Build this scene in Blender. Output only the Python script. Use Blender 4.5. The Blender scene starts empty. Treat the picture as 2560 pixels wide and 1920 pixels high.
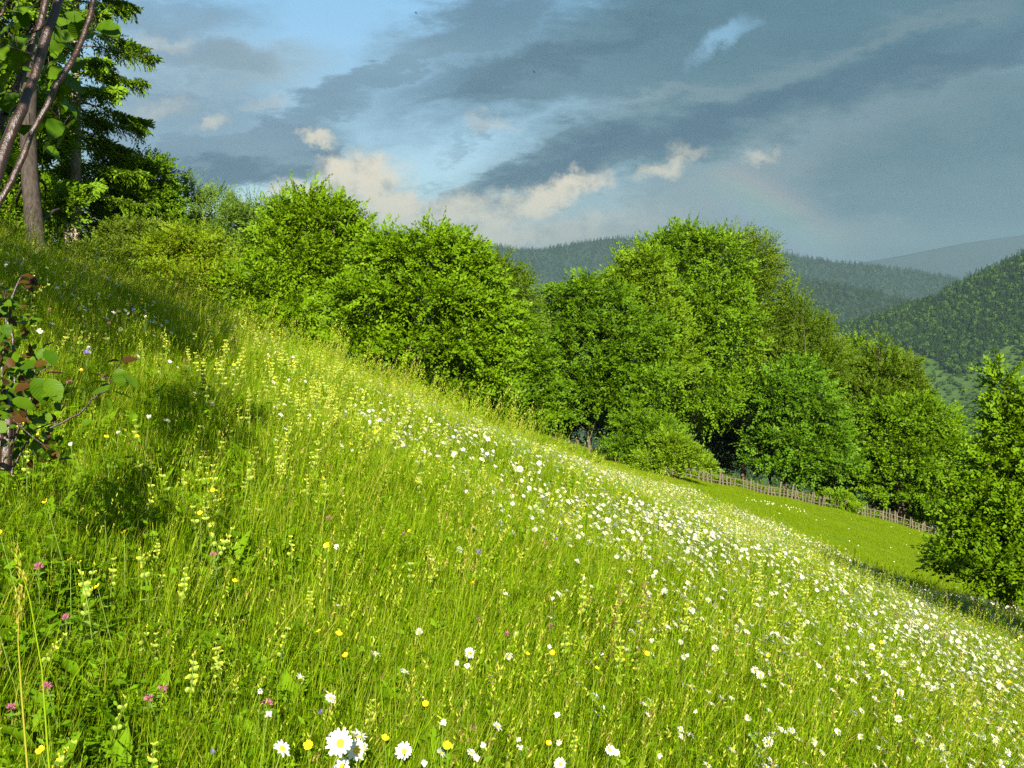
import bpy, math, random
import numpy as np
from mathutils import Vector, Matrix, Euler

random.seed(11)
rng = np.random.default_rng(11)
scene = bpy.context.scene
COL = scene.collection
R = math.radians

# ------------------------------------------------------------------ camera, sun, exposure, world
FPX = 1005.0                      # focal length for a 1024 px wide picture
EZ = 1.55                         # eye height above the ground under the camera
PITCH = R(5.6)
cam_d = bpy.data.cameras.new('camera')
cam = bpy.data.objects.new('camera', cam_d)
COL.objects.link(cam)
cam.location = (0, 0, EZ)
cam.rotation_euler = (math.pi / 2 - PITCH, 0, 0)
cam_d.sensor_width = 36.0
cam_d.lens = 36.0 * FPX / 1024.0
cam_d.clip_start = 0.05
cam_d.clip_end = 60000
scene.camera = cam

SUN_EL, SUN_AZ = 28.0, 174.0      # azimuth clockwise from +Y: behind the camera, slightly right
to_sun = Vector((math.sin(R(SUN_AZ)) * math.cos(R(SUN_EL)), math.cos(R(SUN_AZ)) * math.cos(R(SUN_EL)), math.sin(R(SUN_EL))))
sun_d = bpy.data.lights.new('sun', 'SUN')
sun_d.energy = 4.6
sun_d.angle = R(0.5)
sun_d.color = (1.0, 0.95, 0.85)
sun = bpy.data.objects.new('sun', sun_d)
COL.objects.link(sun)
sun.location = to_sun * 60
sun.rotation_euler = (-to_sun).to_track_quat('-Z', 'Y').to_euler()

scene.view_settings.view_transform = 'Standard'
scene.view_settings.look = 'None'
scene.view_settings.gamma = 1.0
scene.view_settings.use_curve_mapping = False
scene.view_settings.exposure = 1.75
scene.cycles.max_bounces = 6
scene.cycles.diffuse_bounces = 3
scene.cycles.transmission_bounces = 4
scene.cycles.transparent_max_bounces = 6
scene.cycles.volume_bounces = 0
scene.cycles.use_denoising = False
scene.cycles.caustics_reflective = False
scene.cycles.caustics_refractive = False

world = bpy.data.worlds.new('World')
scene.world = world
world.use_nodes = True
SKY_STRENGTH = 0.1
EXPO = 2.0 ** 1.75


def build_world():
    nt = world.node_tree
    nt.nodes.clear()
    N, L = nt.nodes.new, nt.links.new

    def sock(node, i, v):
        if v is None:
            return
        if hasattr(v, 'is_linked'):
            L(v, node.inputs[i])
        else:
            node.inputs[i].default_value = v

    def m(op, a, b=None, c=None, clamp=False):
        n = N('ShaderNodeMath')
        n.operation = op
        n.use_clamp = clamp
        sock(n, 0, a); sock(n, 1, b); sock(n, 2, c)
        return n.outputs[0]

    def smooth(v, a, b, t0=0.0, t1=1.0):
        n = N('ShaderNodeMapRange')
        n.interpolation_type = 'SMOOTHSTEP'
        sock(n, 0, v)
        n.inputs[1].default_value, n.inputs[2].default_value = a, b
        n.inputs[3].default_value, n.inputs[4].default_value = t0, t1
        return n.outputs[0]

    def mix(f, a, b, mode='MIX'):
        n = N('ShaderNodeMix')
        n.data_type = 'RGBA'
        n.blend_type = mode
        sock(n, 0, f)
        for i, v in ((6, a), (7, b)):
            if hasattr(v, 'is_linked'):
                L(v, n.inputs[i])
            else:
                n.inputs[i].default_value = (*v, 1)
        return n.outputs[2]

    def noise(vec, scale, detail=6, rough=0.55, dist=0.0):
        n = N('ShaderNodeTexNoise')
        L(vec, n.inputs['Vector'])
        n.inputs['Scale'].default_value = scale
        n.inputs['Detail'].default_value = detail
        n.inputs['Roughness'].default_value = rough
        n.inputs['Distortion'].default_value = dist
        return n

    def lin(r, g, b):
        def f(c):
            c /= 255.0
            return c / 12.92 if c <= 0.04045 else ((c + 0.055) / 1.055) ** 2.4
        k = 1.0 / (SKY_STRENGTH * EXPO)
        return (f(r) * k, f(g) * k, f(b) * k)

    tc = N('ShaderNodeTexCoord')
    d = tc.outputs['Generated']
    sep = N('ShaderNodeSeparateXYZ')
    L(d, sep.inputs[0])
    dx, dy, dz = sep.outputs
    az = m('MULTIPLY', m('ARCTAN2', dx, dy), 180 / math.pi)
    el = m('MULTIPLY', m('ARCSINE', dz), 180 / math.pi)

    # two warped copies of the (azimuth, elevation) coordinates: soft for stratus, crisp for cumulus
    def warped(amp_lo, amp_hi, stretch, hf=24.0):
        mp = N('ShaderNodeMapping')
        L(d, mp.inputs[0])
        mp.inputs['Rotation'].default_value = (0, R(-16), 0)
        mp.inputs['Scale'].default_value = stretch
        lo = noise(mp.outputs[0], 7.0, 3, 0.5)
        hi = noise(mp.outputs[0], hf, 9, 0.66)
        v = N('ShaderNodeCombineXYZ')
        out = []
        for ch, base in ((0, az), (1, el)):
            s1 = N('ShaderNodeSeparateColor'); L(lo.outputs['Color'], s1.inputs[0])
            s2 = N('ShaderNodeSeparateColor'); L(hi.outputs['Color'], s2.inputs[0])
            t = m('ADD', base, m('MULTIPLY', m('SUBTRACT', s1.outputs[ch], 0.5), amp_lo))
            t = m('ADD', t, m('MULTIPLY', m('SUBTRACT', s2.outputs[ch], 0.5), amp_hi))
            L(t, v.inputs[ch])
        return v.outputs[0]

    wsoft = warped(4.6, 4.2, (0.6, 1.0, 1.7), 30.0)
    wcrisp = warped(1.8, 2.8, (1.0, 1.0, 1.15), 36.0)

    def px2ae(px, py):
        x, y = (px - 512) / FPX, (384 - py) / FPX
        vy = math.cos(PITCH) + y * math.sin(PITCH)
        vz = -math.sin(PITCH) + y * math.cos(PITCH)
        return math.degrees(math.atan2(x, vy)), math.degrees(math.atan2(vz, math.hypot(x, vy)))

    def blob(w, px, py, rx, ry, ang, soft):
        a, e = px2ae(px, py)
        mp = N('ShaderNodeMapping')
        mp.vector_type = 'TEXTURE'
        L(w, mp.inputs[0])
        mp.inputs['Location'].default_value = (a, e, 0)
        mp.inputs['Rotation'].default_value = (0, 0, R(ang))
        mp.inputs['Scale'].default_value = (rx / 17.5, ry / 17.5, 1)
        ln = N('ShaderNodeVectorMath')
        ln.operation = 'LENGTH'
        L(mp.outputs[0], ln.inputs[0])
        return smooth(ln.outputs['Value'], 1 + soft, max(0.0, 1 - soft))

    def union(w, lst):
        r = None
        for b in lst:
            k = b[6] if len(b) > 6 else 1.0
            v = blob(w, *b[:6])
            if k != 1.0:
                v = m('MULTIPLY', v, k)
            r = v if r is None else m('MAXIMUM', r, v)
        return r

    sky = N('ShaderNodeTexSky')
    sky.sky_type = 'NISHITA'
    sky.sun_disc = False
    sky.sun_elevation = R(SUN_EL)
    sky.sun_rotation = R(SUN_AZ)
    sky.altitude = 700
    sky.air_density = 1.0
    sky.dust_density = 1.2
    sky.ozone_density = 1.0

    # clear air between the clouds: Nishita sky, pulled towards the slightly cyan blue of the photograph
    clear = mix(0.8, sky.outputs[0], mix(smooth(el, 2, 18), lin(150, 188, 200), lin(118, 180, 216)))

    # thin pale veil
    veil = union(wsoft, [(560, 235, 250, 30, 6, 0.6, 0.85), (700, 205, 120, 40, 14, 0.6, 0.7), (230, 70, 70, 26, 6, 0.7, 0.8),
                         (170, 70, 60, 40, 8, 0.6, 0.6), (450, 205, 60, 10, 10, 0.7, 0.5)])
    col = mix(veil, clear, lin(160, 178, 184))

    # grey decks
    deck = union(wsoft, [
        (900, -10, 500, 66, 10, 0.30), (610, 60, 190, 36, 13, 0.35), (840, 84, 330, 52, 14, 0.35), (640, 142, 190, 28, 17, 0.28),
        (225, 152, 125, 34, 12, 0.35), (322, 156, 32, 11, 6, 0.4), (300, 118, 75, 16, 18, 0.45, 0.9), (370, 82, 130, 11, 21, 0.5, 0.85),
        (1010, 190, 270, 130, 0, 0.45), (900, 235, 200, 60, -5, 0.6, 0.9), (160, 14, 80, 22, 8, 0.6, 0.7), (470, 38, 100, 26, 16, 0.5, 0.9),
        (200, 62, 58, 18, 5, 0.5, 0.6), (500, 128, 30, 9, 28, 0.6, 0.6), (505, 92, 60, 8, 20, 0.6, 0.6), (585, 168, 46, 9, 20, 0.6, 0.6), (655, 150, 40, 12, 18, 0.6, 0.7),
        (690, 178, 60, 9, 15, 0.6, 0.6), (465, 140, 34, 5, 22, 0.8, 0.45), (170, 120, 100, 26, 6, 0.6, 0.8), (430, 188, 30, 4, 10, 0.8, 0.35)])
    gap = union(wcrisp, [(722, 40, 26, 9, 34, 0.8, 0.6), (735, 30, 20, 5, 10, 0.9, 0.4)])
    gapm = m('SUBTRACT', 1.0, gap)
    # outside the picture the same broken cloud goes on
    pl = N('ShaderNodeCombineXYZ')
    den = m('ADD', m('ABSOLUTE', dz), 0.16)
    L(m('DIVIDE', dx, den), pl.inputs[0]); L(m('DIVIDE', dy, den), pl.inputs[1])
    gen = noise(pl.outputs[0], 1.1, 8, 0.58)
    gmask = smooth(gen.outputs[0], 0.44, 0.62)
    outside = m('MAXIMUM', smooth(m('ABSOLUTE', az), 27, 40), smooth(el, 23, 32))
    deck = m('MULTIPLY', deck, gapm)
    deck = m('MAXIMUM', deck, m('MULTIPLY', gmask, outside))
    mpt = N('ShaderNodeMapping'); L(d, mpt.inputs[0]); mpt.inputs['Rotation'].default_value = (0, R(-15), 0); mpt.inputs['Scale'].default_value = (0.5, 1, 1.9)
    tex = noise(mpt.outputs[0], 8.0, 8, 0.62)
    tx = smooth(tex.outputs[0], 0.2, 0.8)
    right = smooth(az, -20, 12)
    dcol = mix(right, mix(tx, lin(102, 134, 162), lin(136, 162, 180)), mix(tx, lin(78, 115, 132), lin(102, 138, 152)))
    col = mix(m('MULTIPLY', deck, 0.95), col, dcol)
    # darker undersides of the long bands
    dark = union(wsoft, [(570, 166, 130, 13, 19, 0.7, 0.8), (720, 122, 170, 17, 16, 0.7, 0.7), (850, 92, 170, 16, 14, 0.7, 0.5), (560, 60, 130, 12, 12, 0.7, 0.45),
                         (235, 172, 110, 13, 8, 0.7, 0.75), (325, 158, 26, 8, 5, 0.7, 0.6), (950, 60, 200, 16, 10, 0.8, 0.4), (500, 84, 90, 7, 18, 0.8, 0.4)])
    col = mix(dark, col, lin(62, 96, 124))
    # rain veil with lighter streaks to the right, pale towards the hills
    pale = union(wsoft, [(700, 212, 120, 34, 24, 0.8, 0.8), (620, 232, 110, 22, 6, 0.7, 0.75), (820, 150, 170, 24, 16, 0.9, 0.4), (800, 236, 120, 20, -6, 0.8, 0.6), (690, 95, 110, 9, 12, 0.8, 0.35), (860, 40, 140, 9, 12, 0.8, 0.3)])
    col = mix(pale, col, lin(150, 166, 172))

    # cumulus heads, cream where the sun reaches them
    cum = union(wcrisp, [
        (362, 180, 42, 26, 10, 0.5), (394, 200, 34, 19, -10, 0.4), (312, 196, 26, 10, 15, 0.5, 0.9), (345, 168, 22, 12, 0, 0.5), (334, 186, 30, 15, 20, 0.5), (372, 210, 60, 20, 0, 0.5, 0.9), (320, 139, 14, 7, -10, 0.6, 0.8),
        (445, 216, 60, 18, 8, 0.6, 0.9), (500, 212, 50, 16, 20, 0.5, 0.85), (470, 236, 90, 14, 0, 0.6, 0.8), (546, 196, 50, 13, 24, 0.6), (582, 180, 26, 11, 10, 0.6),
        (660, 168, 20, 8, 5, 0.7, 0.7), (688, 156, 16, 7, 0, 0.8, 0.5), (763, 159, 12, 6, 0, 0.8, 0.5), (287, 193, 20, 9, 25, 0.5, 0.85),
        (215, 118, 14, 5, 20, 0.8, 0.45), (156, 108, 26, 8, 15, 0.9, 0.35), (490, 122, 24, 6, -10, 0.9, 0.3), (160, 40, 18, 6, 0, 0.9, 0.3),
        (270, 100, 18, 6, 5, 0.9, 0.3), (420, 230, 80, 14, 0, 0.7, 0.7), (560, 228, 90, 14, 6, 0.8, 0.5)])
    shade = noise(d, 34.0, 7, 0.65)
    ccol = mix(smooth(shade.outputs[0], 0.30, 0.55), lin(196, 192, 182), lin(255, 242, 214))
    col = mix(m('MULTIPLY', cum, 0.97), col, ccol)

    # faint rainbow: a ring 42 degrees from the point opposite the sun, seen where the rain falls
    anti = -to_sun
    dt = N('ShaderNodeVectorMath'); dt.operation = 'DOT_PRODUCT'
    L(d, dt.inputs[0]); dt.inputs[1].default_value = anti
    ang = m('MULTIPLY', m('ARCCOSINE', dt.outputs['Value']), 180 / math.pi)
    # (the bow's centre follows the antisolar point as read off the photograph)
    a0, e0 = px2ae(775, 212)
    ring0 = math.degrees(math.acos(max(-1, min(1, Vector((math.sin(R(a0)) * math.cos(R(e0)), math.cos(R(a0)) * math.cos(R(e0)), math.sin(R(e0)))).dot(anti)))))
    ra = union(d2 := wsoft, [(775, 214, 55, 50, 0, 0.8)])
    for off, c in ((0.9, (0.9, 0.35, 0.25)), (0.3, (0.6, 0.8, 0.2)), (-0.4, (0.15, 0.8, 0.5)), (-1.1, (0.3, 0.3, 0.9))):
        g = m('SUBTRACT', 1.0, m('MULTIPLY', m('ABSOLUTE', m('SUBTRACT', ang, ring0 + off)), 1.2), clamp=True)
        col = mix(m('MULTIPLY', m('MULTIPLY', g, ra), 0.6), col, tuple(0.55 * q for q in c), 'ADD')

    # below the horizon: dull ground tone
    col = mix(smooth(el, -6, -1, 1, 0), col, lin(70, 85, 70))
    bg = N('ShaderNodeBackground')
    L(col, bg.inputs[0])
    bg.inputs[1].default_value = SKY_STRENGTH
    out = N('ShaderNodeOutputWorld')
    L(bg.outputs[0], out.inputs[0])


build_world()


# ------------------------------------------------------------------ helpers
def at(px, py, D):
    """pixel of the 1024x768 picture at depth D -> world point"""
    xr, yr = (px - 512) / FPX, (384 - py) / FPX
    return np.array((xr * D, D * (math.cos(PITCH) + yr * math.sin(PITCH)), EZ + D * (-math.sin(PITCH) + yr * math.cos(PITCH))))


def project(P):
    P = np.asarray(P, float)
    x, y, z = P[..., 0], P[..., 1], P[..., 2] - EZ
    D = y * math.cos(PITCH) - z * math.sin(PITCH)
    Y = y * math.sin(PITCH) + z * math.cos(PITCH)
    Ds = np.where(np.abs(D) < 1e-6, 1e-6, D)
    return 512 + FPX * x / Ds, 384 - FPX * Y / Ds, D


# ground: cross slope of 0.4 falling to the right, minus an extra drop interpolated between surveyed points
SURVEY = [  # px, py, depth, height of the growth seen there
    (75, 262, 32, 0.3), (35, 258, 26, 0.4), (0, 246, 30, 0.5), (150, 285, 27, 0.5), (240, 326, 26, 0.55), (340, 374, 25, 0.5), (430, 406, 24, 0.55),
    (520, 440, 30, 0.5), (590, 458, 50, 0.0), (705, 482, 50, 0.0), (801, 502, 52, 0.0), (921, 532, 56, 0.0), (985, 560, 56, 0.0),
    (850, 540, 36, 0.05), (700, 490, 38, 0.05), (930, 588, 28, 0.05), (850, 578, 18, 0.0), (850, 566, 23, 0.0), (700, 492, 26, 0.3), (1000, 612, 17, 0.0), (930, 614, 17.5, 0.0),
    (620, 466, 36, 0.35), (560, 453, 28, 0.5), (770, 541, 20, 0.0), (850, 600, 13, 0.0), (760, 560, 13, 0.0)]
ctrl = []
for px, py, D, h in SURVEY:
    p = at(px, py, D)
    ctrl.append((p[0], p[1], -0.4 * p[0] - (p[2] - h)))
for x in (-6, -2, 2, 6):
    for y in (-8, -2, 3, 6.5):
        ctrl.append((x, y, 0.0))
ctrl += [(-25, 60, 9), (0, 75, 10), (30, 78, 6.5), (45, 60, 4), (-25, 10, 1.0), (22, 10, 1.0), (30, 30, 2.2), (-30, -10, 0), (25, -12, 0), (-30, 35, 5)]
ctrl = np.array(ctrl)
SC = 20.0


def tps(r2):
    r2 = np.maximum(r2, 1e-9)
    return 0.5 * r2 * np.log(r2)


cx, cy, ce = ctrl[:, 0] / SC, ctrl[:, 1] / SC, ctrl[:, 2]
n_c = len(cx)
K = tps((cx[:, None] - cx) ** 2 + (cy[:, None] - cy) ** 2) + np.eye(n_c) * 0.004
Pm = np.stack([np.ones(n_c), cx, cy], 1)
A = np.block([[K, Pm], [Pm.T, np.zeros((3, 3))]])
W = np.linalg.solve(A, np.concatenate([ce, np.zeros(3)]))


def ground(x, y):
    x = np.asarray(x, float)
    y = np.asarray(y, float)
    xc = np.clip(x, -32, 46)
    yc = np.clip(y, -12, 78)
    X, Y = xc / SC, yc / SC
    sh = np.broadcast(X, Y).shape
    X, Y = np.broadcast_to(X, sh), np.broadcast_to(Y, sh)
    e = W[n_c] + W[n_c + 1] * X + W[n_c + 2] * Y
    for i in range(n_c):
        e = e + W[i] * tps((X - cx[i]) ** 2 + (Y - cy[i]) ** 2)
    z = -0.4 * np.maximum(x, -45) - e
    z = z - 0.45 * np.maximum(y - 78, 0) - 0.15 * np.maximum(x - 46, 0) - 0.02 * np.minimum(y + 12, 0)
    z = z + 0.035 * np.sin(1.7 * x + 0.6 * y) * np.sin(1.3 * y - 0.8 * x) + 0.02 * np.sin(3.1 * x - 2.2 * y)
    return z


def hit(px, py, h=0.0, dmax=60):
    """depth and point where the picture ray meets the ground raised by h"""
    Ds = np.linspace(0.8, dmax, 1500)
    P = np.stack([at(px, py, D) for D in (0.0, 1.0)])
    pts = P[0] + Ds[:, None] * (P[1] - P[0])
    g = ground(pts[:, 0], pts[:, 1]) + h
    k = np.nonzero(pts[:, 2] < g)[0]
    if len(k) == 0:
        return None
    return Ds[k[0]], pts[k[0]]


# meadow reaches as far as this depth at a given x; beyond it on the right lies the mown pasture
EDGE_X = np.array([-60, 1.5, 3.2, 4.9, 6.7, 8.2, 10.5, 30])
EDGE_Y = np.array([70, 46, 36, 25.5, 19.5, 17.5, 16.5, 10])


def meadow_edge(x):
    return np.interp(x, EDGE_X, EDGE_Y)


def new_mesh(name, verts, faces, mats=(), tint=None, smooth=False, mat_idx=None):
    verts = np.ascontiguousarray(verts, np.float32)
    me = bpy.data.meshes.new(name)
    if isinstance(faces, np.ndarray):
        k = faces.shape[1]
        me.vertices.add(len(verts))
        me.vertices.foreach_set('co', verts.ravel())
        me.loops.add(faces.size)
        me.loops.foreach_set('vertex_index', np.ascontiguousarray(faces, np.int32).ravel())
        me.polygons.add(len(faces))
        me.polygons.foreach_set('loop_start', np.arange(0, faces.size, k, dtype=np.int32))
        me.update(calc_edges=True)
    else:
        me.from_pydata([tuple(v) for v in verts], [], faces)
    if tint is not None:
        a = me.attributes.new('tint', 'FLOAT', 'POINT')
        a.data.foreach_set('value', np.ascontiguousarray(tint, np.float32))
    for m_ in mats:
        me.materials.append(m_)
    if mat_idx is not None:
        me.polygons.foreach_set('material_index', np.ascontiguousarray(mat_idx, np.int32))
    if smooth:
        me.polygons.foreach_set('use_smooth', np.ones(len(me.polygons), bool))
    me.validate()
    return me


def link(name, me, parent=None, loc=None, rot=None, scale=None):
    o = bpy.data.objects.new(name, me)
    COL.objects.link(o)
    if parent is not None:
        o.parent = parent
    if loc is not None:
        o.location = loc
    if rot is not None:
        o.rotation_euler = rot
    if scale is not None:
        o.scale = (scale,) * 3 if np.isscalar(scale) else scale
    return o


def tag(o, label=None, cat=None, group=None, kind=None):
    for k, v in (('label', label), ('category', cat), ('group', group), ('kind', kind)):
        if v:
            o[k] = v
    return o


def thing(name, loc, label, cat, group=None):
    return tag(link(name, None, loc=tuple(loc)), label, cat, group)


class Geo:
    """collects pieces of one mesh"""
    def __init__(s):
        s.v, s.f, s.t, s.m, s.n = [], [], [], [], 0

    def add(s, v, f, tint=0.5, mat=0):
        v = np.asarray(v, float)
        s.v.append(v)
        s.f += [tuple(int(i) + s.n for i in q) for q in f]
        s.t.append(np.full(len(v), tint) if np.isscalar(tint) else np.asarray(tint))
        s.m += [mat] * len(f)
        s.n += len(v)

    def tube(s, pts, rad, sides=7, tint=0.5, mat=0, cap=True):
        pts = np.asarray(pts, float)
        rad = np.broadcast_to(rad, len(pts))
        T = np.gradient(pts, axis=0)
        T /= np.linalg.norm(T, axis=1)[:, None] + 1e-9
        ref = np.array((0.3, 1.0, 0.1)) if abs(T[0][1]) < 0.9 else np.array((1.0, 0, 0))
        V, F = [], []
        for i in range(len(pts)):
            a = np.cross(T[i], ref); a /= np.linalg.norm(a) + 1e-9
            b = np.cross(T[i], a)
            th = np.arange(sides) * 2 * math.pi / sides
            V.append(pts[i] + rad[i] * (np.cos(th)[:, None] * a + np.sin(th)[:, None] * b))
        V = np.concatenate(V)
        for i in range(len(pts) - 1):
            for k in range(sides):
                k2 = (k + 1) % sides
                F.append((i * sides + k, i * sides + k2, (i + 1) * sides + k2, (i + 1) * sides + k))
        if cap:
            F.append(tuple(range((len(pts) - 1) * sides, len(pts) * sides)))
        s.add(V, F, tint, mat)

    def mesh(s, name, mats, smooth=True):
        me = bpy.data.meshes.new(name)
        me.from_pydata(np.concatenate(s.v).tolist(), [], s.f)
        a = me.attributes.new('tint', 'FLOAT', 'POINT')
        a.data.foreach_set('value', np.concatenate(s.t).astype(np.float32))
        for m_ in mats:
            me.materials.append(m_)
        me.polygons.foreach_set('material_index', np.array(s.m, np.int32))
        if smooth:
            me.polygons.foreach_set('use_smooth', np.ones(len(s.f), bool))
        me.validate()
        return me


# ------------------------------------------------------------------ materials
def mat_base(name):
    mt = bpy.data.materials.new(name)
    mt.use_nodes = True
    nt = mt.node_tree
    return mt, nt, nt.nodes['Principled BSDF'], nt.nodes['Material Output']


def foliage(name, c0, c1, c2=None, rough=0.55, trans=0.35, spec=0.3, rnd=0.25, warm=(1.5, 1.15, 0.8)):
    """leaf: colour between c0 and c1 by the per-leaf tint and per-plant random value; lets light through"""
    mt, nt, bs, out = mat_base(name)
    N, L = nt.nodes.new, nt.links.new
    at_ = N('ShaderNodeAttribute'); at_.attribute_name = 'tint'
    oi = N('ShaderNodeObjectInfo')
    ad = N('ShaderNodeMath'); ad.operation = 'MULTIPLY_ADD'
    L(oi.outputs['Random'], ad.inputs[0]); ad.inputs[1].default_value = rnd
    sb = N('ShaderNodeMath'); sb.operation = 'SUBTRACT'
    L(at_.outputs['Fac'], sb.inputs[0]); sb.inputs[1].default_value = rnd * 0.5
    L(sb.outputs[0], ad.inputs[2])
    rp = N('ShaderNodeValToRGB')
    L(ad.outputs[0], rp.inputs[0])
    rp.color_ramp.elements[0].color = (*c0, 1)
    rp.color_ramp.elements[1].color = (*c1, 1)
    rp.color_ramp.elements[0].position = 0.05
    rp.color_ramp.elements[1].position = 0.85
    if c2:
        e = rp.color_ramp.elements.new(0.97)
        e.color = (*c2, 1)
    L(rp.outputs[0], bs.inputs['Base Color'])
    bs.inputs['Roughness'].default_value = rough
    bs.inputs['Specular IOR Level'].default_value = spec
    tr = N('ShaderNodeBsdfTranslucent')
    mu = N('ShaderNodeMix'); mu.data_type = 'RGBA'; mu.blend_type = 'MULTIPLY'; mu.inputs[0].default_value = 1
    L(rp.outputs[0], mu.inputs[6]); mu.inputs[7].default_value = (*warm, 1)
    L(mu.outputs[2], tr.inputs[0])
    mx = N('ShaderNodeMixShader'); mx.inputs[0].default_value = trans
    L(bs.outputs[0], mx.inputs[1]); L(tr.outputs[0], mx.inputs[2])
    L(mx.outputs[0], out.inputs[0])
    return mt


def plain(name, c, rough=0.6, spec=0.3, trans=0.0):
    mt, nt, bs, out = mat_base(name)
    bs.inputs['Base Color'].default_value = (*c, 1)
    bs.inputs['Roughness'].default_value = rough
    bs.inputs['Specular IOR Level'].default_value = spec
    if trans:
        tr = nt.nodes.new('ShaderNodeBsdfTranslucent'); tr.inputs[0].default_value = (*c, 1)
        mx = nt.nodes.new('ShaderNodeMixShader'); mx.inputs[0].default_value = trans
        nt.links.new(bs.outputs[0], mx.inputs[1]); nt.links.new(tr.outputs[0], mx.inputs[2]); nt.links.new(mx.outputs[0], out.inputs[0])
    return mt


def noisy(name, c0, c1, scale, rough=0.85, bump=0.3, stretch=(1, 1, 1), c2=None, spec=0.2, lo=0.35, hi=0.65, bdist=0.02):
    mt, nt, bs, out = mat_base(name)
    N, L = nt.nodes.new, nt.links.new
    tc = N('ShaderNodeTexCoord')
    mp = N('ShaderNodeMapping'); L(tc.outputs['Object'], mp.inputs[0]); mp.inputs['Scale'].default_value = stretch
    nz = N('ShaderNodeTexNoise'); L(mp.outputs[0], nz.inputs['Vector'])
    nz.inputs['Scale'].default_value = scale; nz.inputs['Detail'].default_value = 8; nz.inputs['Roughness'].default_value = 0.65
    rp = N('ShaderNodeValToRGB'); L(nz.outputs[0], rp.inputs[0])
    rp.color_ramp.elements[0].color = (*c0, 1); rp.color_ramp.elements[0].position = lo
    rp.color_ramp.elements[1].color = (*c1, 1); rp.color_ramp.elements[1].position = hi
    if c2:
        e = rp.color_ramp.elements.new(0.5 * (lo + hi)); e.color = (*c2, 1)
    L(rp.outputs[0], bs.inputs['Base Color'])
    bs.inputs['Roughness'].default_value = rough
    bs.inputs['Specular IOR Level'].default_value = spec
    if bump:
        bp = N('ShaderNodeBump'); L(nz.outputs[0], bp.inputs['Height'])
        bp.inputs['Strength'].default_value = bump; bp.inputs['Distance'].default_value = bdist
        L(bp.outputs[0], bs.inputs['Normal'])
    return mt


M = {}
M['grass'] = foliage('grass_blades', (0.074, 0.156, 0.001), (0.215, 0.322, 0.003), (0.33, 0.30, 0.04), trans=0.42, rnd=0.35, rough=0.6, spec=0.06)
M['dry'] = foliage('dry_blades', (0.20, 0.17, 0.04), (0.32, 0.27, 0.08), trans=0.3, spec=0.06)
M['pale_beech'] = foliage('pale_beech_leaves', (0.062, 0.120, 0.002), (0.150, 0.245, 0.005), (0.2, 0.27, 0.03), trans=0.35, spec=0.12)
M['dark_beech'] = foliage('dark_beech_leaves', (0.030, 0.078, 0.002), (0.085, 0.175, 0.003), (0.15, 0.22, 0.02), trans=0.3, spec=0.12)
M['straw'] = foliage('straw_stems', (0.22, 0.29, 0.008), (0.32, 0.34, 0.04), (0.22, 0.13, 0.05), trans=0.25, rnd=0.4, spec=0.08)
M['weed'] = foliage('weed_leaves', (0.06, 0.14, 0.002), (0.13, 0.24, 0.005), trans=0.38, rough=0.5, spec=0.08)
M['pasture_grass'] = foliage('pasture_blades', (0.105, 0.175, 0.002), (0.165, 0.235, 0.004), trans=0.4, spec=0.08)
M['soil'] = noisy('meadow_soil', (0.020, 0.030, 0.006), (0.05, 0.065, 0.014), 3.0, bump=0.5)
M['hazel'] = foliage('hazel_leaves', (0.052, 0.115, 0.001), (0.145, 0.250, 0.002), (0.22, 0.28, 0.02), trans=0.35, spec=0.12)
M['beech'] = foliage('beech_leaves', (0.044, 0.100, 0.001), (0.120, 0.215, 0.003), (0.18, 0.25, 0.02), trans=0.32, spec=0.12)
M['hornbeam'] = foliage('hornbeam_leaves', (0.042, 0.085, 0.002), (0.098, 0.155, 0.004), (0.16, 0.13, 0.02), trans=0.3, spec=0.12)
M['willow'] = foliage('feathery_leaves', (0.055, 0.110, 0.008), (0.115, 0.185, 0.016), trans=0.3, spec=0.2)
M['yellow_bush'] = foliage('yellowish_leaves', (0.075, 0.135, 0.002), (0.175, 0.245, 0.004), (0.24, 0.16, 0.03), trans=0.35, spec=0.12)
M['dark_shrub'] = foliage('shrub_leaves', (0.05, 0.085, 0.003), (0.10, 0.14, 0.006), (0.22, 0.25, 0.05), trans=0.28, spec=0.12)
M['spruce'] = foliage('spruce_needles', (0.045, 0.110, 0.003), (0.150, 0.255, 0.006), trans=0.25, rough=0.6, spec=0.12)
M['bark_grey_shaded'] = noisy('shaded_grey_bark', (0.020, 0.015, 0.011), (0.060, 0.046, 0.034), 14, stretch=(1, 1, 0.3), bump=0.6)  # grey lowered to paint in the shade on the ash trunk
M['bark_pale'] = noisy('pale_bark', (0.14, 0.105, 0.072), (0.32, 0.255, 0.185), 12, stretch=(1, 1, 0.4), bump=0.6)
M['bark_brown'] = noisy('brown_bark', (0.055, 0.035, 0.022), (0.13, 0.09, 0.06), 14, stretch=(1, 1, 0.3), bump=0.6)
M['bark_hazel'] = noisy('glossy_hazel_bark', (0.018, 0.008, 0.0035), (0.072, 0.033, 0.014), 60, rough=0.34, bump=0.35, stretch=(1, 1, 0.5), spec=0.5, c2=(0.030, 0.013, 0.006), hi=0.75)
M['wood'] = noisy('weathered_pickets', (0.055, 0.043, 0.028), (0.15, 0.12, 0.08), 9, stretch=(3, 3, 0.5), bump=0.4)
M['bark_mid'] = noisy('beech_bark', (0.05, 0.040, 0.028), (0.12, 0.095, 0.07), 14, stretch=(1, 1, 0.4), bump=0.6)
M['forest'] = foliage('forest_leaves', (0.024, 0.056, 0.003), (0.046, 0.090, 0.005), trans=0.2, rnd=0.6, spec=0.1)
M['conifer'] = foliage('conifer_needles', (0.012, 0.032, 0.006), (0.030, 0.058, 0.009), trans=0.1, rnd=0.8, spec=0.1)  # dark albedo also carries the cloud shadow on the hill forests
M['daisy_petal'] = plain('daisy_petals', (0.66, 0.65, 0.57), 0.6, 0.1, 0.3)
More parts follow.
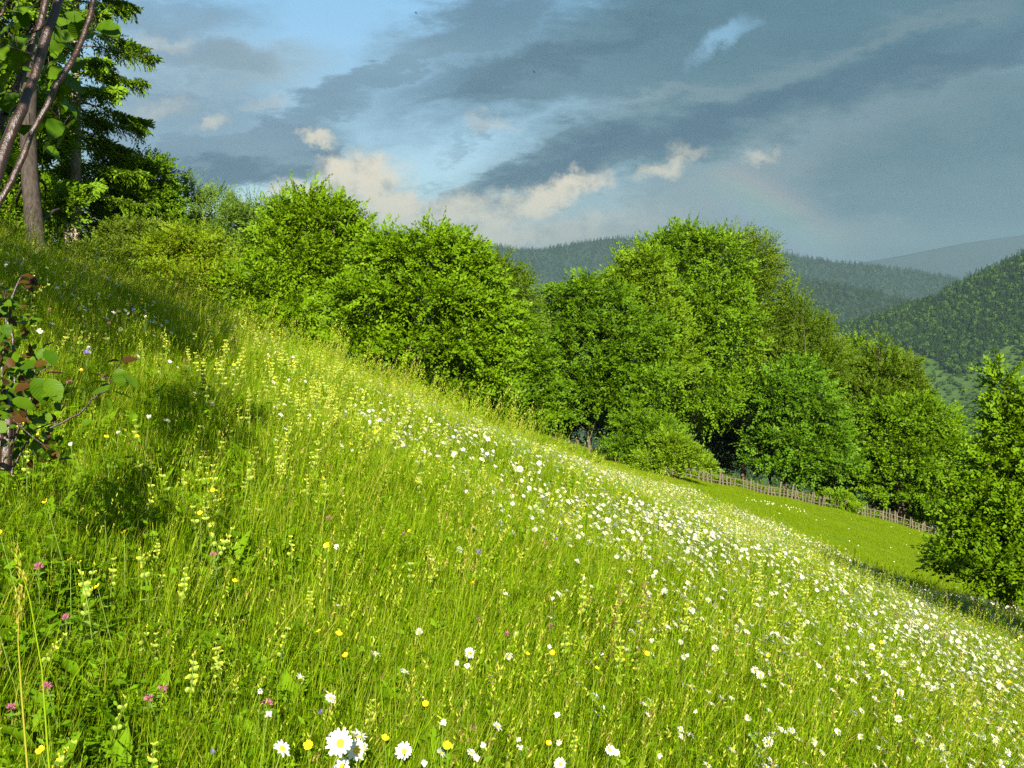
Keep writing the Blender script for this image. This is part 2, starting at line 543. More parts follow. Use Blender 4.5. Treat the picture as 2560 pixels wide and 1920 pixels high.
M['daisy_disc'] = noisy('daisy_centres', (0.60, 0.36, 0.01), (0.75, 0.52, 0.03), 300, bump=0.4, bdist=0.002)
M['stem'] = plain('flower_stems', (0.13, 0.2, 0.025), 0.5, 0.3, 0.2)
M['calyx'] = plain('rattle_calyx', (0.33, 0.42, 0.06), 0.6, 0.1, 0.4)
M['rattle'] = plain('rattle_petals', (0.75, 0.62, 0.03), 0.5, 0.3, 0.3)
M['buttercup'] = plain('buttercup_petals', (0.80, 0.58, 0.01), 0.25, 0.5, 0.2)
M['clover'] = plain('clover_petals', (0.42, 0.13, 0.20), 0.6, 0.2, 0.3)
M['bell'] = plain('bellflower_petals', (0.22, 0.14, 0.50), 0.6, 0.2, 0.3)
M['bud'] = plain('daisy_buds', (0.75, 0.72, 0.55), 0.6, 0.2, 0.2)
M['sorrel'] = plain('sorrel_seeds', (0.16, 0.075, 0.03), 0.6, 0.2, 0.2)


def near_leaf_mat(name, c, c2, trans=0.35, rough=0.4):
    """big hazel leaf with pleated side veins"""
    mt, nt, bs, out = mat_base(name)
    N, L = nt.nodes.new, nt.links.new
    uv = N('ShaderNodeUVMap'); uv.uv_map = 'leaf'
    sp = N('ShaderNodeSeparateXYZ'); L(uv.outputs[0], sp.inputs[0])
    ab = N('ShaderNodeMath'); ab.operation = 'ABSOLUTE'; L(sp.outputs[1], ab.inputs[0])
    s1 = N('ShaderNodeMath'); s1.operation = 'MULTIPLY_ADD'; L(ab.outputs[0], s1.inputs[0]); s1.inputs[1].default_value = -0.55; L(sp.outputs[0], s1.inputs[2])
    s2 = N('ShaderNodeMath'); s2.operation = 'MULTIPLY'; L(s1.outputs[0], s2.inputs[0]); s2.inputs[1].default_value = 56
    s3 = N('ShaderNodeMath'); s3.operation = 'SINE'; L(s2.outputs[0], s3.inputs[0])
    bp = N('ShaderNodeBump'); L(s3.outputs[0], bp.inputs['Height']); bp.inputs['Strength'].default_value = 0.22; bp.inputs['Distance'].default_value = 0.0012
    L(bp.outputs[0], bs.inputs['Normal'])
    oi = N('ShaderNodeObjectInfo')
    nz = N('ShaderNodeTexNoise'); nz.inputs['Scale'].default_value = 4; nz.inputs['Detail'].default_value = 5
    tc = N('ShaderNodeTexCoord'); L(tc.outputs['Object'], nz.inputs['Vector']); nz.inputs['Scale'].default_value = 30
    ad = N('ShaderNodeMath'); ad.operation = 'MULTIPLY_ADD'; L(nz.outputs[0], ad.inputs[0]); ad.inputs[1].default_value = 0.7
    sc = N('ShaderNodeMath'); sc.operation = 'MULTIPLY_ADD'; L(oi.outputs['Random'], sc.inputs[0]); sc.inputs[1].default_value = 0.9; sc.inputs[2].default_value = -0.3
    L(sc.outputs[0], ad.inputs[2])
    mx = N('ShaderNodeMix'); mx.data_type = 'RGBA'; L(ad.outputs[0], mx.inputs[0])
    mx.inputs[6].default_value = (*c, 1); mx.inputs[7].default_value = (*c2, 1)
    L(mx.outputs[2], bs.inputs['Base Color'])
    bs.inputs['Roughness'].default_value = 0.5; bs.inputs['Specular IOR Level'].default_value = 0.18
    tr = N('ShaderNodeBsdfTranslucent'); L(mx.outputs[2], tr.inputs[0])
    ms = N('ShaderNodeMixShader'); ms.inputs[0].default_value = trans
    L(bs.outputs[0], ms.inputs[1]); L(tr.outputs[0], ms.inputs[2]); L(ms.outputs[0], out.inputs[0])
    return mt


M['leaf_green'] = near_leaf_mat('green_hazel_leaf', (0.040, 0.095, 0.001), (0.085, 0.155, 0.002))  # green kept darker to stand in for shade on the near leaves
M['leaf_red'] = near_leaf_mat('reddish_leaf', (0.055, 0.022, 0.006), (0.085, 0.048, 0.007))


def ground_mat():
    """soil under the meadow, short turf on the mown pasture (its own colour, by place)"""
    mt, nt, bs, out = mat_base('meadow_ground')
    N, L = nt.nodes.new, nt.links.new
    a = N('ShaderNodeAttribute'); a.attribute_name = 'turf'
    tc = N('ShaderNodeTexCoord')
    n1 = N('ShaderNodeTexNoise'); L(tc.outputs['Object'], n1.inputs['Vector']); n1.inputs['Scale'].default_value = 9; n1.inputs['Detail'].default_value = 10; n1.inputs['Roughness'].default_value = 0.7
    n2 = N('ShaderNodeTexNoise'); L(tc.outputs['Object'], n2.inputs['Vector']); n2.inputs['Scale'].default_value = 0.5; n2.inputs['Detail'].default_value = 4
    r1 = N('ShaderNodeValToRGB'); L(n1.outputs[0], r1.inputs[0])
    r1.color_ramp.elements[0].color = (0.022, 0.030, 0.006, 1); r1.color_ramp.elements[1].color = (0.06, 0.07, 0.016, 1)
    r1.color_ramp.elements[0].position = 0.35; r1.color_ramp.elements[1].position = 0.68
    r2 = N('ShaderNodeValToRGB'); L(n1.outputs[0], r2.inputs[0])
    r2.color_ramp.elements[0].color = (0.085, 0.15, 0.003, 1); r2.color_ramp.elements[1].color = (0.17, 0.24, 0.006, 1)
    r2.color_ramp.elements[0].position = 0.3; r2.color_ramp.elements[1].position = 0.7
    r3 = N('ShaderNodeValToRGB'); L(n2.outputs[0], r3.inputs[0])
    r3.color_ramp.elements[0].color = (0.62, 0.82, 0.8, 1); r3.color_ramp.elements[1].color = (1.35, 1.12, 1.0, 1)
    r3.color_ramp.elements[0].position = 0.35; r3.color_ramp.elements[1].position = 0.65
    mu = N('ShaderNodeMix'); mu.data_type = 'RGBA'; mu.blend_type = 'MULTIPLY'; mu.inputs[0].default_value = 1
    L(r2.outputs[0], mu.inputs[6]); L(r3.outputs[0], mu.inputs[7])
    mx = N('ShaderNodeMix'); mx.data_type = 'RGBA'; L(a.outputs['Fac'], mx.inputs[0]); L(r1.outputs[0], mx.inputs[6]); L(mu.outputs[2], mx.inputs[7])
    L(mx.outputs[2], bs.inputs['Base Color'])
    bs.inputs['Roughness'].default_value = 0.9; bs.inputs['Specular IOR Level'].default_value = 0.1
    bp = N('ShaderNodeBump'); L(n1.outputs[0], bp.inputs['Height']); bp.inputs['Strength'].default_value = 0.7; bp.inputs['Distance'].default_value = 0.06
    L(bp.outputs[0], bs.inputs['Normal'])
    return mt


# ------------------------------------------------------------------ the ground
def grid_faces(nx, ny):
    i = np.arange(ny - 1)[:, None] * nx + np.arange(nx - 1)
    i = i.ravel()
    return np.stack([i, i + 1, i + nx + 1, i + nx], 1)


xs = np.concatenate([np.linspace(-220, -32, 20, endpoint=False), np.linspace(-32, 46, 157), np.linspace(46, 420, 40)[1:]])
ys = np.concatenate([np.linspace(-60, -12, 10, endpoint=False), np.linspace(-12, 78, 181), np.linspace(78, 700, 50)[1:]])
GX, GY = np.meshgrid(xs, ys)
GZ = ground(GX, GY)
GZ = np.maximum(GZ, -262 + 0 * GX)
me = new_mesh('meadow_ground', np.stack([GX.ravel(), GY.ravel(), GZ.ravel()], 1), grid_faces(len(xs), len(ys)), [ground_mat()], smooth=True)
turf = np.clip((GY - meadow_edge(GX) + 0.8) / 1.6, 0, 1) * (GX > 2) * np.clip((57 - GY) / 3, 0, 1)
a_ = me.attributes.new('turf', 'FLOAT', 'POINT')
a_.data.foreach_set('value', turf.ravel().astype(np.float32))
tag(link('ground', me), kind='structure')

M['valley'] = noisy('valley_ground', (0.02, 0.045, 0.01), (0.06, 0.10, 0.02), 0.02, bump=0)
v = np.array([(-30000, -9000, -260), (30000, -9000, -260), (30000, 30000, -260), (-30000, 30000, -260)], float)
tag(link('valley_floor', new_mesh('valley_floor', v, np.array([[0, 1, 2, 3]]), [M['valley']])), kind='structure')


def vnoise(x, y, seed=0):
    """cheap smooth 2-D noise from rotated sines"""
    r = np.random.default_rng(seed)
    o = 0
    for k in range(5):
        a = r.uniform(0, 2 * math.pi)
        f = 1.6 ** k
        o = o + np.sin(f * (x * math.cos(a) + y * math.sin(a)) + r.uniform(0, 6.28)) / f ** 0.8
    return o / 2.4


HILL = {}


def hill(key, ridge, d_ridge, d_foot, py_foot, mat, undul, seed, power=1.0, back=0.5, nx=150, nr=50):
    """a hillside: crest line given by sight lines at its distance, falling towards the viewer and away behind"""
    rx, ry = np.array(ridge, float).T
    pxs = np.linspace(rx[0], rx[-1], nx)
    pys = np.interp(pxs, rx, ry)
    k = np.hanning(9); k /= k.sum()
    pys = np.convolve(np.pad(pys, 4, mode='edge'), k, 'valid')
    rows = []
    ts = np.concatenate([-np.linspace(1, 0, 12, endpoint=False), np.linspace(0, 1, nr)])
    for t in ts:
        if t < 0:
            top = np.stack([at(a, b, d_ridge) for a, b in zip(pxs, pys)])
            top[:, 1] += -t * d_ridge * back
            top[:, 2] -= (-t) ** 1.5 * d_ridge * 0.16
            P = top
        else:
            D = d_ridge + (d_foot - d_ridge) * t
            yy = pys + (py_foot - pys) * t ** power
            P = np.stack([at(a, b, D) for a, b in zip(pxs, yy)])
            w = np.sin(math.pi * min(1, t * 1.1)) if t < 0.9 else 0.3
            P[:, 2] += undul * w * vnoise(P[:, 0] / (d_ridge * 0.07), P[:, 1] / (d_ridge * 0.07), seed)
        rows.append(P)
    V = np.concatenate(rows)
    m_ = new_mesh(key, V, grid_faces(nx, len(ts)), [mat], smooth=True)
    HILL[key] = (V.reshape(len(ts), nx, 3), ts)
    return tag(link('hill', m_), kind='structure')


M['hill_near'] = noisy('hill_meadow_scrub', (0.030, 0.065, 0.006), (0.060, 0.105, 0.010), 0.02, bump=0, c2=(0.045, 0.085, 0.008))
M['hill_far'] = noisy('far_forest', (0.007, 0.020, 0.010), (0.018, 0.036, 0.015), 0.012, bump=0, lo=0.3, hi=0.7)  # albedo held dark in place of cloud shadow over the far hills
hill('hill_right', [(560, 450), (640, 408), (700, 380), (760, 358), (825, 335), (870, 323), (905, 312), (940, 302), (960, 294), (985, 279), (1005, 270), (1024, 262), (1060, 245), (1120, 215), (1200, 190)],
     1800, 950, 520, M['hill_near'], 9, 3, power=0.9)
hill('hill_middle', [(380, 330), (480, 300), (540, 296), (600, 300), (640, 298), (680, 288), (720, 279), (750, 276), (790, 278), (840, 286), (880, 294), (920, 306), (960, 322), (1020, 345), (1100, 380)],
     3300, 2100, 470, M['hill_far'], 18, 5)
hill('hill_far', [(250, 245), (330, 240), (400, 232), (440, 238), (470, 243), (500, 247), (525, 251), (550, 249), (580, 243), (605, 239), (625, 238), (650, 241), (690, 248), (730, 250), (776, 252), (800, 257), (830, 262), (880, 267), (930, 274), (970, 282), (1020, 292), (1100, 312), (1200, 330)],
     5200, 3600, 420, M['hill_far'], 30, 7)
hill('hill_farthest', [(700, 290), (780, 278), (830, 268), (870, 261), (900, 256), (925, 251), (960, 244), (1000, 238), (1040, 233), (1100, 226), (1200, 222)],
     11200, 9500, 360, noisy('haze_blue_forest', (0.008, 0.018, 0.018), (0.013, 0.025, 0.022), 0.012, bump=0), 30, 9, back=0.04)  # distance haze is partly put into this bluish forest colour

# ------------------------------------------------------------------ air with rain haze
hb = np.array([(x, y, z) for x in (-9000, 9000) for y in (-400, 11800) for z in (-264, 640)], float)
hz = bpy.data.materials.new('haze_air')
hz.use_nodes = True
hz.node_tree.nodes.clear()
pv = hz.node_tree.nodes.new('ShaderNodeVolumePrincipled')
pv.inputs['Color'].default_value = (0.215, 0.315, 0.36, 1)
pv.inputs['Density'].default_value = 0.85e-4
pv.inputs['Anisotropy'].default_value = 0.0
ho = hz.node_tree.nodes.new('ShaderNodeOutputMaterial')
hz.node_tree.links.new(pv.outputs[0], ho.inputs['Volume'])
tag(link('haze', new_mesh('haze', hb, np.array([[0, 1, 3, 2], [4, 6, 7, 5], [0, 4, 5, 1], [2, 3, 7, 6], [0, 2, 6, 4], [1, 5, 7, 3]]), [hz])),
    'pale blue rain haze filling the valley in front of the hills', 'haze', kind='stuff')


# ------------------------------------------------------------------ scattering of uncountable growth
def scatter(name, pts, rot, scl, idx, meshes, label, cat, parent=None):
    src = bpy.data.collections.new(name + '_sources')
    for i, m_ in enumerate(meshes):
        src.objects.link(bpy.data.objects.new('%s_source_%02d' % (name, i), m_))
    me = bpy.data.meshes.new(name)
    n = len(pts)
    me.vertices.add(n)
    me.vertices.foreach_set('co', np.ascontiguousarray(pts, np.float32).ravel())
    a = me.attributes.new('rot', 'FLOAT_VECTOR', 'POINT'); a.data.foreach_set('vector', np.ascontiguousarray(rot, np.float32).ravel())
    a = me.attributes.new('scl', 'FLOAT', 'POINT'); a.data.foreach_set('value', np.ascontiguousarray(scl, np.float32))
    a = me.attributes.new('idx', 'INT', 'POINT'); a.data.foreach_set('value', np.ascontiguousarray(idx, np.int32))
    o = link(name, me, parent)
    g = bpy.data.node_groups.new(name + '_scatter', 'GeometryNodeTree')
    g.interface.new_socket('Geometry', in_out='INPUT', socket_type='NodeSocketGeometry')
    g.interface.new_socket('Geometry', in_out='OUTPUT', socket_type='NodeSocketGeometry')
    N, L = g.nodes.new, g.links.new
    gi, go = N('NodeGroupInput'), N('NodeGroupOutput')
    ci = N('GeometryNodeCollectionInfo')
    ci.inputs['Collection'].default_value = src
    ci.inputs['Separate Children'].default_value = True
    ci.inputs['Reset Children'].default_value = True
    ip = N('GeometryNodeInstanceOnPoints')
    ip.inputs['Pick Instance'].default_value = True

    def attr(nm, ty):
        q = N('GeometryNodeInputNamedAttribute'); q.data_type = ty; q.inputs[0].default_value = nm
        return q.outputs[0]
    er = N('FunctionNodeEulerToRotation')
    L(attr('rot', 'FLOAT_VECTOR'), er.inputs[0])
    L(gi.outputs[0], ip.inputs['Points'])
    L(ci.outputs[0], ip.inputs['Instance'])
    L(attr('idx', 'INT'), ip.inputs['Instance Index'])
    L(er.outputs[0], ip.inputs['Rotation'])
    L(attr('scl', 'FLOAT'), ip.inputs['Scale'])
    L(ip.outputs[0], go.inputs[0])
    md = o.modifiers.new('scatter', 'NODES')
    md.node_group = g
    return tag(o, label, cat, kind='stuff')


# ------------------------------------------------------------------ leaves and crowns
def norm(v):
    return v / (np.linalg.norm(v, axis=-1, keepdims=True) + 1e-9)


def leaf_arrays(P, Ax, Nm, ln, wd, fold=0.16, droop=0.12):
    """rhombic leaves folded along the midrib: 4 verts, 2 triangles each"""
    Ax = norm(Ax)
    Nm = norm(Nm - (Nm * Ax).sum(-1, keepdims=True) * Ax)
    S = np.cross(Ax, Nm)
    ln = np.asarray(ln)[:, None]
    wd = np.asarray(wd)[:, None]
    mid = P + Ax * ln * 0.42
    V = np.stack([P, mid - S * wd / 2 + Nm * wd * fold, P + Ax * ln - Nm * ln * droop, mid + S * wd / 2 + Nm * wd * fold], 1)
    n = len(P)
    b = np.arange(n) * 4
    F = np.concatenate([np.stack([b, b + 2, b + 1], 1), np.stack([b, b + 3, b + 2], 1)])
    return V.reshape(-1, 3), F


def spray_leaves(P, Ax, Nm, L, k, leaf, width_ratio=0.62, spread=0.95, jitter=0.35, tint_lo=0.1, tint_hi=0.85):
    """each spray: a twig with k alternate leaves in one plane"""
    n = len(P)
    Ax = norm(Ax)
    Nm = norm(Nm - (Nm * Ax).sum(-1, keepdims=True) * Ax)
    S = np.cross(Ax, Nm)
    t = (np.arange(k) + 1.0) / k
    side = np.where(np.arange(k) % 2 == 0, 1.0, -1.0)
    side[-1] = 0
    L = np.broadcast_to(L, n)
    pos = P[:, None] + Ax[:, None] * (t[None, :, None] * L[:, None, None]) - np.array((0, 0, 1.0)) * (t[None, :, None] ** 2 * L[:, None, None] * 0.18)
    ang = spread * (1 - 0.35 * t)
    ax = Ax[:, None] * np.cos(ang)[None, :, None] + S[:, None] * (np.sin(ang) * side)[None, :, None]
    ax = ax + rng.normal(0, jitter * 0.6, (n, k, 3))
    nm = Nm[:, None] + rng.normal(0, jitter, (n, k, 3))
    sz = leaf * rng.uniform(0.65, 1.2, (n, k)) * (1 - 0.25 * t)[None]
    V, F = leaf_arrays(pos.reshape(-1, 3), ax.reshape(-1, 3), nm.reshape(-1, 3), sz.ravel(), sz.ravel() * width_ratio)
    ti = np.clip(rng.uniform(tint_lo, tint_hi, n)[:, None] * 0.6 + 0.4 * rng.uniform(tint_lo, tint_hi, (n, k)), 0, 1)
    ti = np.where(rng.random((n, k)) < 0.015, 1.0, ti)
    return V, F, np.repeat(ti.ravel(), 4)


def crown_sprays(lobes, n, clump=0.42, n_cl=16, shell=0.45, up=0.35, flat=0.55, spread=1.0, layer=0.5):
    n_cl = int(n_cl * 1.6)
    """spray origins and axes: clumps sitting on the lobes, sprays on the clumps' outsides"""
    w = np.array([(l[3] * l[4] * l[5]) ** (2 / 3) for l in lobes])
    cnt = np.maximum(1, (n * w / w.sum()).astype(int))
    P, O, cents = [], [], []
    for l, c in zip(lobes, cnt):
        cen, rad = np.array(l[:3]), np.array(l[3:6])
        dirs = norm(rng.normal(size=(n_cl, 3)))
        dirs[:, 2] = np.where(dirs[:, 2] < -0.5, -dirs[:, 2] * 0.4, dirs[:, 2])
        dirs = norm(dirs)
        cc = cen + dirs * rad * rng.uniform(0.42, 0.84, (n_cl, 1))
        cr = 0.86 * clump * rng.uniform(0.6, 1.2, n_cl)
        cents.append(cc)
        q = rng.integers(0, n_cl, c)
        dd = norm(rng.normal(size=(c, 3)) + 0.75 * dirs[q])
        rr = 1 - shell * rng.random(c) ** 1.6
        P.append(cc[q] + dd * rad * np.array((1.12, 1.12, layer)) * (cr[q] * rr)[:, None])
        inner = rng.random(c) < 0.14      # sparse growth inside the crown
        P[-1] = np.where(inner[:, None], cen + rng.uniform(-0.55, 0.55, (c, 3)) * rad, P[-1])
        O.append(norm(0.6 * dd + 0.7 * norm((P[-1] - cen) / rad)))
    P, O = np.concatenate(P), np.concatenate(O)
    nn = len(P)
    ax = O * np.array((1, 1, flat)) + rng.normal(0, 0.38 * spread, (nn, 3)) + np.array((0, 0, up))
    nm = np.array((0, -0.25, 0.85)) + 0.9 * O + rng.normal(0, 0.3, (nn, 3))
    return P, norm(ax), nm, np.concatenate(cents)


def curve_pts(a, b, n=6, sag=0.0, wob=0.04):
    a, b = np.asarray(a, float), np.asarray(b, float)
    t = np.linspace(0, 1, n)[:, None]
    p = a + (b - a) * t
    L = np.linalg.norm(b - a)
    p = p + np.sin(math.pi * t) * rng.normal(0, wob * L, (1, 3))
    p[:, 2] += (np.sin(math.pi * t) * sag * L)[:, 0]
    return p


def broadleaf(name, label, cat, group, base, D, lobes_px, n, leaf, matk, bark='bark_grey_shaded', stems=1, trunk_r=0.1, k=11, L=0.6,
              dscale=0.9, up=0.25, flat=0.6, clump=0.42, n_cl=16, shell=0.45, shoots=0, thin=1.0, jitter=0.35, extra_lobes=(), wr=0.62, keep=None, limbs=12, nmul=1.35, lmul=1.32, layer=0.5):
    n = int(n * nmul)
    leaf = leaf * lmul * (1.18 if D > 45 else 1.0)
    bx, by = base
    root_p = at(bx, 400, D)
    gx, gy = root_p[0], root_p[1]
    gz = float(ground(gx, gy))
    root = thing(name, (gx, gy, gz), label, cat, group)
    org = np.array((gx, gy, gz))
    s = D / FPX
    lobes = []
    for l in lobes_px:
        px, py, rx, ry = l[:4]
        dd = l[4] if len(l) > 4 else 0.0
        c = at(px, py, D + dd)
        s2 = (D + dd) / FPX
        lobes.append((c[0], c[1], c[2], rx * s2, rx * s2 * dscale, ry * s2))
    lobes += list(extra_lobes)
    P, Ax, Nm, cents = crown_sprays(lobes, n, clump, n_cl, shell, up, flat, layer=layer)
    if keep is not None:
        kk = keep(P)
        P, Ax, Nm = P[kk], Ax[kk], Nm[kk]
    above = P[:, 2] > ground(P[:, 0], P[:, 1]) + 0.05
    P, Ax, Nm = P[above], Ax[above], Nm[above]
    V, F, T = spray_leaves(P, Ax, Nm, L * rng.uniform(0.7, 1.25, len(P)), k, leaf, wr, jitter=jitter)
    if shoots:   # long upright leading shoots that break the outline
        l = lobes
        pick = rng.integers(0, len(l), shoots)
        sp = np.array([[l[i][0] + l[i][3] * rng.uniform(-0.85, 0.85), l[i][1] + l[i][4] * rng.uniform(-0.6, 0.6), 0] for i in pick])
        for j, i in enumerate(pick):
            e = ((sp[j, 0] - l[i][0]) / l[i][3]) ** 2 + ((sp[j, 1] - l[i][1]) / l[i][4]) ** 2
            sp[j, 2] = l[i][2] + l[i][5] * math.sqrt(max(0.05, 1 - e)) * 0.92
        out = np.array([[(sp[j, 0] - l[i][0]) / l[i][3], (sp[j, 1] - l[i][1]) / l[i][4], 1.1] for j, i in enumerate(pick)])
        sv, sf, st = spray_leaves(sp, out + rng.normal(0, 0.2, out.shape), rng.normal(size=out.shape), L * thin * rng.uniform(0.5, 1.4, shoots), k + 4, leaf * 0.75, wr, spread=0.7, jitter=0.5)
        F = np.concatenate([F, sf + len(V)])
        V = np.concatenate([V, sv])
        T = np.concatenate([T, st])
    tag(link('crown', new_mesh(name + '_crown', V - org, F, [M[matk]], T), root), kind='stuff')
    # stems and limbs
    cents = cents[np.argsort(cents[:, 2])]
    top = np.mean([l[:3] for l in lobes], axis=0)
    hi = max(lobes, key=lambda l: l[2])
    for i in range(stems):
        g = Geo()
        a = org + np.array((rng.normal(0, 0.18 * (stems > 1)), rng.normal(0, 0.18 * (stems > 1)), -0.15))
        if stems == 1:
            b = np.array((hi[0], hi[1], hi[2] + 0.3 * hi[5]))
        else:
            l = lobes[i % len(lobes)]
            b = np.array((l[0] + rng.normal(0, l[3] * 0.3), l[1] + rng.normal(0, l[4] * 0.3), l[2] + 0.4 * l[5]))
        p = curve_pts(a, b, 9, 0, 0.02)
        g.tube(p, trunk_r * np.linspace(1.15, 0.25, 9), 8)
        tag(link('trunk', g.mesh(name + '_trunk', [M[bark]]), root, loc=tuple(-org)), None)
    g = Geo()
    for c in cents[rng.permutation(len(cents))[:limbs]]:
        f = rng.uniform(0.2, 0.75)
        a = org + (top - org) * f * 0.9
        g.tube(curve_pts(a, c, 6, 0.08, 0.06), trunk_r * 0.4 * np.linspace(1, 0.25, 6), 5)
    tag(link('branches', g.mesh(name + '_branches', [M[bark]]), root, loc=tuple(-org)), kind='stuff')
    return root


# ------------------------------------------------------------------ the trees and bushes behind the meadow
G1, G2, G3 = 'bushes and trees along the upper edge of the meadow', 'trees standing behind the picket fence', 'bushes in front of the fence'
broadleaf('broadleaf_tree', 'dark broadleaf tree filling the gap behind the thick grey trunk at the left edge', 'tree', G1, (12, 255), 36,
          [(10, 225, 44, 30), (42, 215, 24, 44), (-4, 165, 44, 44), (34, 130, 24, 40), (52, 170, 16, 50), (8, 95, 40, 40)], 2600, 0.13, 'beech', 'bark_brown', k=10, L=0.6, trunk_r=0.14)
broadleaf('broadleaf_tree', 'dark green rounded tree right behind the tall spruce', 'tree', G1, (140, 270), 35,
          [(128, 200, 40, 58), (146, 185, 24, 40), (150, 235, 26, 48), (110, 240, 40, 50, 2)], 2000, 0.12, 'beech', 'bark_brown', k=10, L=0.6, trunk_r=0.14)
broadleaf('feathery_tree', 'thin feathery tree with two spiky tops between the spruce and the tall hazel', 'tree', G1, (200, 300), 42,
          [(188, 215, 16, 36), (215, 225, 20, 36), (196, 262, 34, 40), (180, 240, 20, 40)], 1200, 0.12, 'willow', 'bark_brown', k=11, L=0.75, up=1.0, flat=1.0, shoots=90, stems=3, trunk_r=0.06, wr=0.42)
broadleaf('feathery_tree', 'feathery tree with fine drooping tips at the left shoulder of the tall hazel', 'tree', G1, (255, 310), 38,
          [(250, 232, 24, 34), (240, 262, 34, 40), (268, 250, 26, 40)], 1200, 0.11, 'willow', 'bark_brown', k=11, L=0.7, up=0.8, flat=1.0, shoots=80, stems=3, trunk_r=0.06, wr=0.42)
broadleaf('yellow_bush', 'yellow green bush with reddish tips in front of the feathery trees', 'bush', G1, (195, 300), 28,
          [(190, 252, 34, 30), (172, 262, 28, 34), (215, 272, 26, 34), (196, 290, 44, 30, -1), (160, 286, 22, 26, -1)], 2100, 0.07, 'yellow_bush', 'bark_brown', k=11, L=0.4, stems=4, trunk_r=0.03, shoots=60)
broadleaf('dark_shrub', 'low dark shrub with scattered pale leaves right of the spruce trunk', 'shrub', G1, (118, 285), 28,
          [(105, 262, 28, 26), (132, 275, 34, 30), (150, 250, 30, 34, 2), (160, 300, 34, 22, -1.5), (115, 245, 26, 30, 2)], 1700, 0.075, 'dark_shrub', 'bark_brown', k=10, L=0.42, stems=4, trunk_r=0.03)
broadleaf('tall_hazel', 'tall bright green hazel bush with a pointed top left of the round hazel', 'bush', G1, (300, 350), 28,
          [(305, 222, 28, 36), (330, 232, 26, 34), (282, 236, 26, 34), (300, 275, 50, 48), (262, 300, 34, 44, -1), (335, 285, 42, 50), (290, 325, 62, 36, -1), (340, 250, 34, 40, 1), (238, 315, 24, 30, -1)],
          3600, 0.105, 'hazel', 'bark_brown', k=10, L=0.55, stems=7, trunk_r=0.04, shoots=110, clump=0.45, layer=0.4)
broadleaf('round_hazel', 'broad round hazel bush with layered leaves in the middle of the meadow edge', 'bush', G1, (425, 400), 24,
          [(420, 260, 46, 36), (450, 268, 36, 36), (385, 262, 30, 34), (425, 310, 74, 54), (470, 300, 34, 44), (372, 320, 36, 50), (430, 355, 72, 36), (480, 345, 34, 44), (360, 350, 34, 30, -0.5), (440, 385, 52, 24)],
          4300, 0.10, 'hazel', 'bark_brown', k=10, L=0.5, stems=8, trunk_r=0.04, shoots=60, clump=0.45, n_cl=18, layer=0.4)
broadleaf('thin_hornbeam', 'thin brownish green tree leaning out behind the round hazel', 'tree', G1, (500, 400), 36,
          [(500, 280, 18, 22), (512, 300, 18, 22), (494, 320, 26, 40), (520, 330, 14, 22)], 900, 0.11, 'hornbeam', 'bark_brown', k=11, L=0.7, up=0.6, shoots=60, trunk_r=0.06, wr=0.45)
broadleaf('low_beech', 'low spreading tree in the gap between round hazel and the tree with bare trunk', 'tree', G1, (505, 425), 33,
          [(508, 350, 30, 36), (495, 385, 30, 36), (525, 375, 28, 34), (515, 410, 34, 24), (480, 400, 30, 22, -2)], 1700, 0.12, 'beech', 'bark_brown', k=10, L=0.6, stems=3, trunk_r=0.06)

broadleaf('beech_tree', 'rounded beech with a short bare trunk standing at the left fence pickets', 'tree', G2, (591, 456), 49,
          [(578, 300, 28, 26), (600, 312, 30, 32), (555, 330, 26, 36), (590, 355, 62, 46), (630, 345, 34, 40), (546, 375, 28, 40), (600, 393, 52, 26), (556, 405, 38, 18), (640, 385, 26, 34)],
          4200, 0.14, 'beech', 'bark_mid', k=10, L=0.8, trunk_r=0.075, clump=0.42, n_cl=18)
broadleaf('pale_beech', 'light green slender tree at the left shoulder of the tallest tree', 'tree', G2, (640, 455), 53,
          [(622, 288, 20, 24), (640, 275, 24, 32), (652, 320, 34, 44), (630, 350, 30, 40), (660, 370, 30, 46)], 2300, 0.14, 'pale_beech', 'bark_mid', k=10, L=0.8, trunk_r=0.11, up=0.5, shoots=60)
broadleaf('tall_beech', 'tallest tree with domed crown behind the left end of the fence', 'tree', G2, (690, 470), 56,
          [(688, 252, 30, 26), (665, 268, 28, 34), (715, 262, 30, 34), (690, 300, 50, 44), (712, 330, 42, 50), (680, 360, 42, 50), (705, 400, 46, 46), (660, 310, 24, 40)],
          3900, 0.15, 'beech', 'bark_grey_shaded', k=10, L=0.9, trunk_r=0.17, clump=0.44, shoots=60)
broadleaf('dark_hornbeam', 'dark olive hornbeam with ragged tips on the right flank of the tallest tree', 'tree', G2, (745, 480), 60,
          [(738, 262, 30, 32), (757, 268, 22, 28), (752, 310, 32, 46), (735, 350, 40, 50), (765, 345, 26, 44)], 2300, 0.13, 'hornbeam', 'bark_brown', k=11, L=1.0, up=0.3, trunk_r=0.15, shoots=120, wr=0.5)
broadleaf('slim_hornbeam', 'slim brownish hornbeam top rising right of the ragged hornbeam', 'tree', G2, (800, 490), 60,
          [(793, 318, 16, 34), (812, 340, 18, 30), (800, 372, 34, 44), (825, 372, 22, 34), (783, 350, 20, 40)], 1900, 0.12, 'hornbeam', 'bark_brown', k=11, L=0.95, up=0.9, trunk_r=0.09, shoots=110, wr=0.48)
broadleaf('shady_beech', 'large shady beech reaching the ground behind the middle of the fence', 'tree', G2, (790, 488), 57,
          [(772, 400, 34, 46), (800, 412, 40, 52), (812, 440, 34, 46), (785, 452, 42, 32), (815, 470, 34, 24)], 2900, 0.15, 'dark_beech', 'bark_brown', k=10, L=0.9, trunk_r=0.13)
